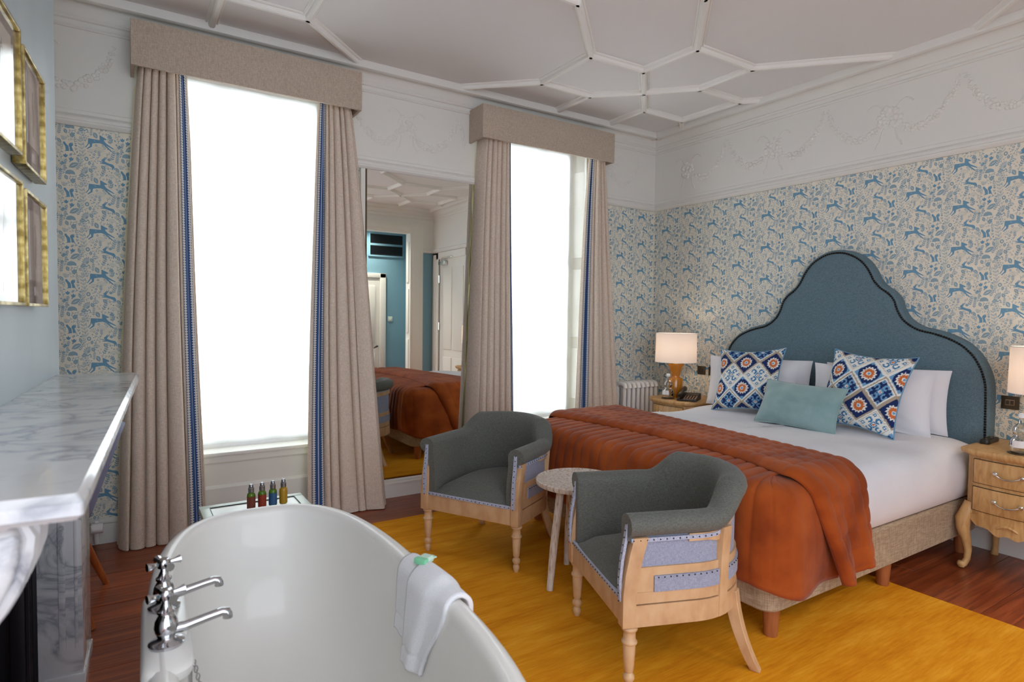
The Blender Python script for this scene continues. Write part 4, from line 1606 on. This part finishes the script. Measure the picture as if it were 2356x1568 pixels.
# ================================================================ bed
BY0, BY1, BX0, BX1 = 1.42, 3.20, 2.165, 4.14
bed = thing('bed', 'super-king divan bed with tall scalloped blue-green headboard', 'bed', ((BX0 + BX1) / 2, (BY0 + BY1) / 2, 0))
bo = Vector(bed.location)


def rel(ring):
    return [tuple(Vector(p) - bo) for p in ring]


m = MB()
m.rings([rel(rrect(BX0 + .01, BX1, BY0 + .01, BY1 - .01, .06, .135)), rel(rrect(BX0, BX1, BY0, BY1, .065, .145)), rel(rrect(BX0, BX1, BY0, BY1, .065, .325)), rel(rrect(BX0 + .012, BX1, BY0 + .012, BY1 - .012, .06, .34))], True, True, True)
m.build('divan_base', 'divan_linen', bed, smooth=True, angle=30)
for lx in (2.25, 3.17, 4.05):
    for ly in (1.475, 3.145):
        z0 = RUGZ if lx < 3.232 else 0.0
        m = MB()
        m.lathe([(.001, z0), (.026, z0), (.028, z0 + .004), (.036, .14), (.001, .14)], 18, (lx - bo.x, ly - bo.y, 0))
        m.build('leg', 'bed_leg_wood', bed, smooth=True, angle=40)
# headboard
HBY = 2.315
hp = [(0, 1.815), (.07, 1.806), (.14, 1.775), (.20, 1.728), (.245, 1.665), (.275, 1.605), (.315, 1.558), (.365, 1.520), (.405, 1.470), (.428, 1.405), (.465, 1.345), (.535, 1.297), (.62, 1.275), (.70, 1.248), (.78, 1.205), (.845, 1.140), (.888, 1.060), (.912, .975), (.918, .88)]


def catmull(p, per=5):
    out = []
    for i in range(len(p) - 1):
        p0, p1, p2, p3 = p[max(i - 1, 0)], p[i], p[i + 1], p[min(i + 2, len(p) - 1)]
        for k in range(per):
            f = k / per
            out.append(tuple(0.5 * ((2 * p1[a]) + (-p0[a] + p2[a]) * f + (2 * p0[a] - 5 * p1[a] + 4 * p2[a] - p3[a]) * f * f + (-p0[a] + 3 * p1[a] - 3 * p2[a] + p3[a]) * f ** 3) for a in (0, 1)))
    out.append(p[-1])
    return out


half = catmull([(-.07, 1.806)] + hp, 5)[5:]
half.append((.918, .20))
outl = [(HBY + a, z) for a, z in half] + [(HBY - a, z) for a, z in reversed(half[1:])]


def inset(poly, d):
    n = len(poly)
    out = []
    for i in range(n):
        a, b = Vector(poly[i - 1]), Vector(poly[(i + 1) % n])
        tt = (b - a).normalized()
        nn_ = Vector((-tt.y, tt.x))
        p = Vector(poly[i])
        out.append((p.x + nn_.x * d, p.y + nn_.y * d))
    return out


sgn = 1
ctr = (HBY, 1.0)
tst = inset(outl, .02)
if (Vector(tst[0]) - Vector(ctr)).length > (Vector(outl[0]) - Vector(ctr)).length:
    sgn = -1
IN = lambda d: inset(outl, sgn * d)
XB, XF = XE - .006, 4.155
rr = []
for d, x in ((0, XB), (0, XF + .022), (.004, XF + .010), (.013, XF + .001), (.026, XF + .003), (.034, XF + .002), (.05, XF - .004), (.09, XF - .010)):
    rr.append([tuple(Vector((x, p[0], p[1])) - bo) for p in IN(d)])
m = MB()
m.rings(rr, True, True, True)
hb = m.build('headboard', 'headboard_cloth', bed, smooth=True, angle=50)
# nail heads along the edge
line = IN(.022)
m = MB()
acc = 0
for a, b in zip(line, line[1:]):
    seg = math.hypot(b[0] - a[0], b[1] - a[1])
    while acc < seg:
        f = acc / seg
        yy, zz = a[0] + (b[0] - a[0]) * f, a[1] + (b[1] - a[1]) * f
        if zz > .62:
            r_ = .0068
            m.rings([[tuple(Vector((XF - q, yy + r_ * s_ * math.cos(2 * PI * i / 8), zz + r_ * s_ * math.sin(2 * PI * i / 8))) - bo) for i in range(8)] for q, s_ in ((-.004, 1.0), (.001, 1.0), (.004, .75), (.0055, .3))], True, False, True)
        acc += .0152
    acc -= seg
m.build('nail_heads', 'stud', hb, smooth=True, angle=60, kind='stuff')

# white bedding
ZD = .652
m = MB()


def dz(z, k=1.0):
    return lambda p: z + k * (.012 * noise.noise(Vector((p[0] * 2.2, p[1] * 2.2, .3))) + .005 * noise.noise(Vector((p[0] * 6, p[1] * 6, 1.3))) - .018 * math.exp(-((p[0] - 3.55) / .18) ** 2))


spec = [(.02, .342, .0), (-.004, .36, 0), (-.022, .42, .2), (-.026, .50, .3), (-.010, .575, .4), (.025, .625, .6), (.07, .642, .8), (.13, .648, 1), (.22, .652, 1), (.32, .652, 1), (.42, .652, 1), (.52, .653, 1), (.62, .653, 1), (.72, .653, 1), (.82, .654, 1), (.88, .654, 1)]
m.rings([rrect(BX0 + d, BX1 - max(d, 0) * .5, BY0 + d, BY1 - d, max(.12 - d * .4, .03), dz(z, k), 8, 40) for d, z, k in spec], True, True, True)
for i_, (vx, vy, vz) in enumerate(m.v):
    if vz < .64:
        k_ = .012 * noise.noise(Vector((vx * 6 + vz * 5, vy * 6 - vz * 3, vz * 2.5))) + .006 * noise.noise(Vector((vx * 16 + vz * 9, vy * 16, vz * 3)))
        k_ *= sm(.34, .40, vz)
        if vy < BY0 + .1:
            vy -= k_
        elif vy > BY1 - .1:
            vy += k_
        m.v[i_] = (vx, vy, vz)
du = m.build('duvet', 'white_cotton', smooth=True, angle=80)
tag(du, 'crisp white duvet tucked over the mattress of the bed', 'duvet')

# rust throw: channel-quilted sheet over the foot, folded band above
th = thing('throw', 'rust orange quilted velvet throw folded over the foot of the bed', 'throw', (2.3, 2.3, .66))
to = Vector(th.location)
RC = .13
xf, ys, yn = BX0 - .034, BY0 - .036, BY1 + .036
SD = .34                       # length hanging along each long side


def perim(p):
    """p metres along the hanging edge: far side, round the foot, near side"""
    La = RC * PI / 2
    Lf = yn - ys - 2 * RC
    if p < SD:
        q = SD - p
        return Vector((xf + RC + q, yn)), Vector((0, 1)), Vector((2.66 + q * .3, yn - RC - .35)), 1.0
    p -= SD
    if p < La:
        a = p / RC
        d = Vector((-math.sin(a), math.cos(a)))
        return Vector((xf + RC, yn - RC)) + d * RC, d, Vector((2.56 + .1 * (1 - a / (PI / 2)), yn - RC - .35 * (1 - a / (PI / 2)))), 1 - a / (PI / 2)
    p -= La
    if p < Lf:
        return Vector((xf, yn - RC - p)), Vector((-1, 0)), Vector((2.56, yn - RC - p)), 0.0
    p -= Lf
    if p < La:
        a = p / RC
        d = Vector((-math.cos(a), -math.sin(a)))
        return Vector((xf + RC, ys + RC)) + d * RC, d, Vector((2.56 + .1 * a / (PI / 2), ys + RC + .35 * a / (PI / 2))), a / (PI / 2)
    p -= La
    return Vector((xf + RC + p, ys)), Vector((0, -1)), Vector((2.66 + p * .3, ys + RC + .35)), 1.0


LP = (yn - ys - 2 * RC) + RC * PI + 2 * SD


def throw_pt(u, v, quilt=True):
    p = u * LP
    e, d, inn, cf = perim(p)
    zt = ZD + .014
    zb = .262 - .05 * sm(.0, 1.0, cf) + .004 * math.sin(p * 23)
    ln = abs(math.sin(PI * p / .072))
    q = (ln ** .45) * .010 * (1 - .8 * cf)
    if v < .42:
        f = v / .42
        pos = inn.lerp(e - d * .075, f)
        z = zt - .012 * f ** 3
        nr = Vector((0, 0, 1))
        q *= sm(0, .3, f)
        return Vector((pos.x, pos.y, z)) + nr * q
    if v < .60:
        a = (v - .42) / .18 * PI / 2
        pos = e - d * .075 + d * (.075 * math.sin(a))
        z = zt - .012 - .075 * (1 - math.cos(a))
        nr = Vector((d.x * math.sin(a), d.y * math.sin(a), math.cos(a)))
        return Vector((pos.x, pos.y, z)) + nr * q
    f = (v - .60) / .40
    z0 = zt - .087
    z = z0 + (zb - z0) * f
    flare = .012 * math.sin(PI * f) + .012 * f + .010 * f * math.sin(p * 9) * (1 + 2 * cf)
    pos = e + d * flare
    q *= 1 - .55 * sm(.4, 1, f)
    if f > .93:
        q += .003
    return Vector((pos.x, pos.y, z)) + Vector((d.x, d.y, 0)) * q


MB().grid(lambda u, v: throw_pt(u, v) - to, 460, 46).build('quilted_sheet', 'rust_velvet', th, smooth=True, angle=180, fix=False, solid=.008)


def band_pt(u, v):
    """u: up the far side, across the bed, down the near side; v across from foot side to pillow side"""
    r_ = .085
    flat = (BY1 - BY0 + .06) - 2 * r_
    hang = .30
    arc = r_ * PI / 2
    Ltot = flat + 2 * arc + 2 * hang
    s = u * Ltot
    c = s - Ltot / 2                      # signed distance from the middle, near side positive
    far = max(0.0, min(1.0, .5 + c / (flat + .1)))
    over = max(0.0, abs(c) - flat / 2)    # cloth beyond the flat top
    xa = 2.335 + .105 * math.sin(PI * far) - .04 * sm(.8, 1, far) + .24 * min(1, over / .43)
    xb = 2.99 - .24 * far + .03 * min(1, over / .43)
    x = xa + (xb - xa) * v
    edge = 1 - (abs(v - .5) * 2) ** 14
    lift = .012 + .020 * edge
    g = abs(math.sin(PI * s / .072)) ** .38 * .008 + abs(math.sin(PI * v * 5.0)) ** .38 * .008
    lift += g * edge
    zt = ZD + .012
    ym = (BY0 + BY1) / 2
    sg = -1 if c > 0 else 1
    if over <= 0:
        return Vector((x, ym - c, zt + lift))
    yc_ = ym + sg * flat / 2
    a = min(over / r_, PI / 2)
    if over < arc:
        return Vector((x, yc_ + sg * (r_ + lift) * math.sin(a), zt - r_ + (r_ + lift) * math.cos(a)))
    dn = over - arc
    f = dn / hang
    fl_ = .03 * f + .018 * math.sin(3.2 * PI * v + .6) * f
    zlow = .285 - .075 * (1 - v)
    return Vector((x, yc_ + sg * (r_ + lift + fl_), (zt - r_) + (zlow - zt + r_) * f))


MB().grid(lambda u, v: band_pt(u, v) - to, 300, 66).build('folded_band', 'rust_velvet', th, smooth=True, angle=180, fix=False, solid=.006)


# ================================================================ pillows and cushions
def pillow_mesh(w, h, tk, n=40, pull=.05, flange=0.0, seed=0, puff=2.4, vcol=None):
    """stands in local x (width), z (height); y is the thickness"""
    m = MB()
    rnd = random.Random(seed)
    o1, o2 = rnd.uniform(0, 9), rnd.uniform(0, 9)

    def pt(u, v, side):
        a, b = 2 * u - 1, 2 * v - 1
        k = 1 - flange
        ea, eb = min(1, abs(a) / k), min(1, abs(b) / k)
        th_ = max(0.0, (1 - ea ** puff) * (1 - eb ** puff)) ** .55
        x = a * w / 2 * (1 - pull * (1 - b * b) * abs(a) ** 3)
        z = b * h / 2 * (1 - pull * (1 - a * a) * abs(b) ** 3)
        y_ = side * (tk / 2 * th_ + .002)
        wr = (noise.noise(Vector((a * 2.2 + o1, b * 2.2 + o2, side))) * .012 + noise.noise(Vector((a * 5 + b * 3 + o2, b * 2.0 - a + o1, side))) * (.012 if flange else .004)) * th_
        if flange:
            y_ += .010 * math.sin(6 * a + o1) * (1 - th_) * sm(.85, 1, max(abs(a), abs(b)))
        return (x, y_ + wr * side, z + h / 2)
    m.grid(lambda u, v: pt(u, v, -1), n, n)
    m.grid(lambda u, v: pt(u, v, 1), n, n)
    return m, pt


def set_lean(o, loc, lean, yaw=0.0, roll=0.0):
    """lean back towards the headboard: local -y faces the foot (-X)"""
    o.matrix_world = Matrix.Translation(loc) @ Matrix.Rotation(R(-90 + yaw), 4, 'Z') @ Matrix.Rotation(R(-lean), 4, 'X') @ Matrix.Rotation(R(roll), 4, 'Y')


for i, (yy, xx, lean, zz, yaw, lb) in enumerate(((2.80, 4.130, 3, .648, 0, 'white pillow against the headboard on the lamp and telephone side, behind another'), (2.835, 3.996, 6, .648, 2, 'white pillow standing behind the patterned cushion on the telephone side'),
                                                (1.945, 4.130, 3, .648, 0, 'white pillow against the headboard on the remote control side, behind another'), (1.975, 3.996, 6, .648, -2, 'white pillow standing behind the patterned cushion on the remote control side'))):
    m, pt = pillow_mesh(.75, .39, .118, 36, .05, .09, seed=i)
    o = m.build('pillow', 'pillow_cotton', smooth=True, angle=180, fix=True)
    tag(o, lb, 'pillow', 'white pillows at the headboard')
    set_lean(o, (xx - .055, yy, zz), lean, yaw)


def ikat(a, b):
    """woven ikat pattern: colour at cushion coordinates a, b in [0, 1]"""
    NAVY, MID, SKY, WHITE, ORANGE, TAUPE = srgb(34, 50, 98), srgb(70, 128, 172), srgb(112, 160, 200), srgb(232, 232, 226), srgb(206, 112, 62), srgb(172, 158, 140)
    j = .010 * noise.noise(Vector((a * 60, b * 9, 2.0)))
    X, Y = (a + j) * 2.5, (b + j * .5) * 2.45
    p, q = X + Y, X - Y
    ip, iq = math.floor(p), math.floor(q)
    fp, fq = p - ip - .5, q - iq - .5
    row = (ip - iq) % 4
    lx, ly = (fp + fq), (fp - fq)      # diamond-local axes, |lx|+|ly| < 1
    e = max(abs(fp), abs(fq))
    th_ = math.atan2(ly, lx)
    r = math.hypot(lx, ly * 1.0)
    zz = abs(((th_ / (2 * PI) * 14) % 1) - .5) * 2
    if row in (0, 2):
        base = NAVY if row == 0 else SKY
        if row == 2 and e < .40 and r < .66 + .10 * zz and abs(lx) < .62:
            base = NAVY if r < .60 + .12 * zz else SKY
        if row == 0 and e > .43:
            return TAUPE
        if row == 2 and e > .43:
            return WHITE
        if r < .13:
            return SKY if r < .08 else WHITE
        if r < .26 + .10 * zz:
            return ORANGE
        if r < .36 + .12 * zz:
            return WHITE
        return base
    bg, fg = (NAVY, SKY) if row == 1 else (WHITE, MID)
    if e > .44:
        return TAUPE if row == 1 else WHITE
    if e > .385:
        return WHITE if row == 1 else TAUPE if e > .42 else WHITE
    if r < .10:
        return ORANGE if r < .055 else WHITE
    d = abs(math.hypot(abs(lx) - .27, abs(ly) - .27) - .14)
    if d < .055 and not (abs(lx) > .30 and abs(ly) < .20):
        return fg
    if abs(abs(lx) + abs(ly) - .18) < .05:
        return fg
    for (cx_, cy_) in ((0, .62), (0, -.62), (.62, 0), (-.62, 0)):
        if abs(abs(lx - cx_) + abs(ly - cy_) - .10) < .04:
            return fg
    return bg


def ikat_cushion(label, loc, lean, yaw, roll, w, off):
    n = 130
    m, pt = pillow_mesh(w, w * .97, .14, n, .13, 0, seed=int(w * 1000), puff=2.0)
    o = m.build('cushion', 'ikat_cotton', smooth=True, angle=180, fix=False)
    me = o.data
    ca = me.color_attributes.new('print', 'FLOAT_COLOR', 'POINT')
    cols = []
    for side in range(2):
        for j in range(n + 1):
            for i in range(n + 1):
                c = ikat(i / n + off[0], j / n + off[1])
                cols += [c[0], c[1], c[2], 1.0]
    ca.data.foreach_set('color', cols)
    bm = bmesh.new()
    bm.from_mesh(me)
    bmesh.ops.recalc_face_normals(bm, faces=bm.faces)
    bm.to_mesh(me)
    bm.free()
    tag(o, label, 'cushion', 'ikat patterned cushions')
    edge = [pt(k / 30, 0, 0) for k in range(30)] + [pt(1, k / 30, 0) for k in range(30)] + [pt(1 - k / 30, 1, 0) for k in range(30)] + [pt(0, 1 - k / 30, 0) for k in range(31)]
    MB().tube(edge, .0045, 6, caps=False).build('piping', 'print_dark', o, smooth=True)
    set_lean(o, loc, lean, yaw, roll)
    return o


ikat_cushion('blue and orange ikat cushion on the bed, on the telephone side', (3.748, 2.725, .659), 21, 8, -4, .50, (.10, .08))
ikat_cushion('blue and orange ikat cushion on the bed, nearer the remote control', (3.734, 1.955, .656), 21, -4, 3, .52, (.42, .52))
m, pt = pillow_mesh(.54, .30, .16, 48, .07, 0, seed=4, puff=2.2)
o = m.build('cushion', 'teal_velvet', smooth=True, angle=180)
tag(o, 'plain duck-egg velvet bolster cushion lying between the two ikat cushions', 'cushion')
edge = [pt(k / 30, 0, 0) for k in range(30)] + [pt(1, k / 30, 0) for k in range(30)] + [pt(1 - k / 30, 1, 0) for k in range(30)] + [pt(0, 1 - k / 30, 0) for k in range(31)]
MB().tube(edge, .005, 6, caps=False).build('piping', 'teal_velvet', o, smooth=True)
set_lean(o, (3.588, 2.245, .640), 26, 2, 1.5)


# ================================================================ bedside tables
def nightstand(label, yc):
    t = thing('bedside_table', label, 'bedside table', (XE - .027, yc, 0), R(-90), group='oak bedside tables')
    HW, D = .225, .475

    def outline(hw, d, bow, n=16, c=.03):
        """back at y=0, bowed front at y=-d"""
        pts = [(hw, 0), (-hw, 0), (-hw, -d + .05)]
        for k in range(n + 1):
            x = -hw + c + (2 * hw - 2 * c) * k / n
            pts.append((x, -d + .022 - bow * (1 - (x / (hw - c)) ** 2) - (.012 if 0 < k < n else .0)))
        pts.append((hw, -d + .05))
        return pts
    m = MB()
    m.rings([[(p[0], p[1], z) for p in outline(HW + o_, D + o_, .03)] for o_, z in ((-.012, .622), (.0, .632), (.004, .645), (.002, .655), (-.006, .66))], True, True, True)
    m.build('table_top', 'oak', t, smooth=True, angle=35)
    body = [(p[0], p[1]) for p in outline(HW - .025, D - .03, .026)]
    MB().prism(body, .30, .624, 'z').build('carcase', 'oak', t, smooth=True, angle=35)

    def front(x, add):
        hw = HW - .025
        return -(D - .03) + .010 - .026 * (1 - (x / (hw - .03)) ** 2) - add
    for z0, z1 in ((.482, .604), (.335, .458)):
        m = MB()
        xs = [-.158 + .316 * k / 18 for k in range(19)]
        rings = []
        for x in xs:
            rings.append([(x, front(x, -.01), z0), (x, front(x, .006), z0), (x, front(x, .009), z0 + .006), (x, front(x, .009), z1 - .006), (x, front(x, .006), z1), (x, front(x, -.01), z1)])
        m.rings(rings, True, True, True)
        dr = m.build('drawer', 'oak', t, smooth=True, angle=30)
        m = MB()
        for x, dz_ in ((-.16, 0), (.16, 0)):
            m.box(x - .002, x + .002, front(x, .001), front(x, .004), z0 - .003, z1 + .003)
        for zz in (z0 - .003, z1 + .001):
            m.rings([[(x, front(x, .0), zz), (x, front(x, .004), zz), (x, front(x, .004), zz + .003), (x, front(x, .0), zz + .003)] for x in xs], True, True, True)
        m.build('reveal_line', 'bronze', dr)
        zc_ = (z0 + z1) / 2
        h = MB()
        h.tube([(x, front(x, .022 + .012 * (1 - (x / .055) ** 2)), zc_ + .006 - .018 * (1 - (x / .055) ** 2)) for x in [-.055 + .11 * k / 12 for k in range(13)]], .0038, 8)
        for x in (-.055, .055):
            h.tube([(x, front(x, .0), zc_ + .006), (x, front(x, .012), zc_ + .006), (x, front(x, .024), zc_ + .006), (x, front(x, .030), zc_ + .006)], [.009, .006, .0115, .006], 10)
        h.build('handle', 'silver', dr, smooth=True)
    # scalloped apron
    xs = [-.19 + .38 * k / 40 for k in range(41)]
    rings = []
    for x in xs:
        q = abs(x) / .19
        zb = .298 - .055 * (1 - q) ** .8 + .012 * math.cos(q * 4 * PI) * (1 - q) + .02 * sm(.75, 1, q) - .02
        rings.append([(x, front(x, .002), .31), (x, front(x, .002), zb), (x, front(x, -.018), zb), (x, front(x, -.018), .31)])
    ap = MB().rings(rings, True, True, True).build('apron', 'oak', t, smooth=True, angle=40)
    MB().tube([(x, front(x, .006), .268 + .018 * math.sin(PI * (x + .045) / .09)) for x in [-.045 + .09 * k / 12 for k in range(13)]], [.004 + .005 * math.sin(PI * k / 12) for k in range(13)], 8).build('carved_shell', 'oak', ap, smooth=True)
    for sx in (-1, 1):
        # cabriole front legs
        pth = [(.180, .400, .36), (.190, .412, .315), (.204, .428, .27), (.203, .428, .22), (.192, .415, .16), (.184, .406, .10), (.186, .408, .05), (.196, .420, .022), (.206, .430, .012)]
        MB().tube([(sx * a, -b, z) for a, b, z in pth], [.030, .034, .036, .031, .024, .018, .0155, .017, .012], 10).build('leg', 'oak', t, smooth=True)
        f = MB().lathe([(.001, -.018), (.014, -.016), (.021, -.004), (.021, .006), (.014, .016), (.001, .018)], 14, (sx * .203, -.428, .022))
        f.build('scroll_foot', 'oak', t, smooth=True)
        pth = [(.180, .05, .36), (.186, .045, .30), (.190, .04, .22), (.180, .048, .12), (.180, .045, .05), (.186, .038, .0)]
        MB().tube([(sx * a, -b, z) for a, b, z in pth], [.028, .030, .026, .018, .015, .018], 10).build('leg', 'oak', t, smooth=True)
    return t


nsR = nightstand('oak bedside table with two drawers holding the remote control', 1.167)
nsL = copy_tree(nsR)
nsL.location = (XE - .027, 3.464, 0)
nsL['label'] = 'oak bedside table with telephone beside the window curtain, half hidden by the bed'


# ---- lamps
def lamp(label, x, y_):
    t = thing('table_lamp', label, 'lamp', (x, y_, .6605), group='amber bedside lamps')
    MB().lathe([(.001, 0), (.060, 0), (.060, .004), (.001, .004)], 36).build('base_plate', 'gilt', t, smooth=True)
    MB().lathe([(.001, .004), (.044, .004), (.046, .010), (.046, .028), (.060, .032), (.062, .038), (.062, .160), (.058, .166), (.036, .172), (.034, .180), (.036, .188), (.058, .262), (.070, .284), (.070, .290), (.001, .291)], 40).build('ceramic_body', 'amber_glaze', t, smooth=True, angle=35)
    MB().lathe([(.071, .286), (.072, .290), (.068, .293), (.012, .293), (.012, .33), (.006, .34), (.001, .34)], 32).build('collar', 'gilt', t, smooth=True, angle=35)
    s = MB()
    ns = 56
    rings = []
    for r_, z in ((.170, .302), (.172, .302), (.168, .540), (.166, .540), (.169, .304)):
        pass
    s.grid(lambda u, v: (.171 * math.cos(2 * PI * u) * (1 - .02 * v), .171 * math.sin(2 * PI * u) * (1 - .02 * v), .300 + .240 * v), ns, 4)
    sh = s.build('lamp_shade', 'shade_cloth', t, smooth=True, angle=180, fix=False)
    rg = MB()
    for z, rr_ in ((.300, .171), (.540, .1676)):
        rg = MB()
        rg.tube([(rr_ * math.cos(2 * PI * k / 56), rr_ * math.sin(2 * PI * k / 56), z) for k in range(57)], .0022, 6, caps=False)
        rg.build('shade_rim', 'pillow_cotton', sh, smooth=True)
    l = bpy.data.lights.new('bulb', 'POINT')
    l.energy = 1.5
    l.color = (1.0, .76, .52)
    l.shadow_soft_size = .03
    lo = bpy.data.objects.new('bulb', l)
    COL.objects.link(lo)
    lo.parent = t
    lo.location = (0, 0, .42)
    return t


lamp('amber ceramic lamp with lit white drum shade beside the telephone', 3.92, 3.52)
lamp('amber ceramic lamp with lit white drum shade beyond the remote control', 3.98, 1.085)


# ---- carafes
def carafe(label, x, y_):
    t = thing('water_carafe', label, 'bottle', (x, y_, .6615), group='glass water carafes')
    MB().lathe([(.052, .001), (.054, .002), (.054, .004), (.001, .004)], 24).build('coaster', 'bronze', t, smooth=True)
    MB().lathe([(.001, .006), (.040, .006), (.045, .012), (.047, .04), (.044, .070), (.032, .088), (.024, .094), (.033, .102), (.037, .118), (.034, .134), (.022, .148), (.0135, .158), (.012, .180), (.015, .186)], 28, cap=False).build('glass_body', 'carafe_glass', t, smooth=True, angle=180)
    MB().lathe([(.001, .184), (.017, .184), (.017, .200), (.012, .206), (.001, .206)], 20).build('stopper', 'white_plastic', t, smooth=True)
    MB().grid(lambda u, v: (.0475 * math.cos(R(150 + 80 * u)), .0475 * math.sin(R(150 + 80 * u)), .035 + .035 * v), 12, 2).build('paper_label', 'white_plastic', t, smooth=True, fix=False)
    return t


carafe('clear glass water carafe with white stopper beside the telephone', 3.80, 3.49)
carafe('clear glass water carafe with white stopper beside the remote control', 3.815, 1.145)

# ---- telephone, remote, switches
ph = thing('telephone', 'black desk telephone on the bedside table next to the lamp', 'telephone', (3.88, 3.335, .6608), R(-62))
ph.scale = (.9, .9, .9)
MB().prism([(-.11, 0), (.10, 0), (.11, .012), (.10, .06), (.04, .045), (-.11, .018)], -.085, .085, 'x').build('phone_body', 'black_plastic', ph, bevel=.005)
bm_ = MB()
hs = MB()
hs.tube([(-.06, -.11, .045), (-.06, -.10, .052), (-.06, -.05, .062), (-.06, .03, .084), (-.06, .09, .092), (-.06, .105, .08)], [.016, .022, .018, .018, .023, .016], 10)
hs.build('handset', 'black_plastic', ph, smooth=True)
sl = lambda yy: .0205 + (yy + .11) * .18
MB().add([(-.025, -.09, sl(-.09)), (.075, -.09, sl(-.09)), (.075, .005, sl(.005) + .001), (-.025, .005, sl(.005) + .001)], [(0, 1, 2, 3)]).build('key_panel', 'tan_plastic', ph, fix=False)
for i in range(4):
    for j in range(5):
        x, yy = -.012 + i * .024, -.08 + j * .018
        MB().box(x - .008, x + .008, yy - .006, yy + .006, sl(yy) - .002, sl(yy) + .004).build('key', 'black_plastic' if (i + j) % 2 else 'bronze', ph)
MB().add([(-.025, .02, sl(.02) + .0015), (.078, .02, sl(.02) + .0015), (.078, .075, .0545), (-.025, .075, .0545)], [(0, 1, 2, 3)]).build('display', 'bronze', ph, fix=False)

rc = thing('remote_control', 'small black remote control lying on the bedside table', 'remote', (4.035, 1.352, .6608), R(-86))
m = MB()
m.rings([rrect(-.022, .022, -.092, .092, .015, 0, 5, 4), rrect(-.024, .024, -.094, .094, .016, .010, 5, 4), rrect(-.021, .021, -.090, .090, .014, .022, 5, 4)], True, True, True)
m.build('remote_body', 'black_plastic', rc, smooth=True, angle=40)
for i in range(3):
    for j in range(7):
        MB().box(-.017 + i * .013, -.009 + i * .013, -.075 + j * .021, -.064 + j * .021, .021, .025).build('button', 'bronze_light' if (i * j) % 4 == 1 else 'bronze', rc)


def plate(label, y0, y1, z0, z1, mat):
    t = thing('switch_plate', label, 'switch', (XE - .0005, (y0 + y1) / 2, z0))
    hw, h = (y1 - y0) / 2, z1 - z0
    MB().box(-.009, -.0032, -hw, hw, 0, h).build('plate', 'bronze', t, bevel=.002)
    MB().box(-.0125, -.008, -hw * .5, hw * .5, h * .3, h * .72).build('surround', 'bronze_light' if mat else 'black_plastic', t, bevel=.001)
    for s in ((-1, 1) if mat else (0,)):
        MB().box(-.0145, -.011, s * hw * .24 - hw * .2, s * hw * .24 + hw * .2, h * .35, h * .67).build('rocker', 'bronze', t, bevel=.001)


plate('bronze double light switch on the wallpaper above the remote control', 1.288, 1.372, .833, .908, True)
plate('square bronze socket plate on the wallpaper between lamp and pillow', 3.471, 3.556, .841, .915, False)
plate('square bronze socket plate half hidden behind the white pillow', 3.352, 3.437, .841, .915, False)
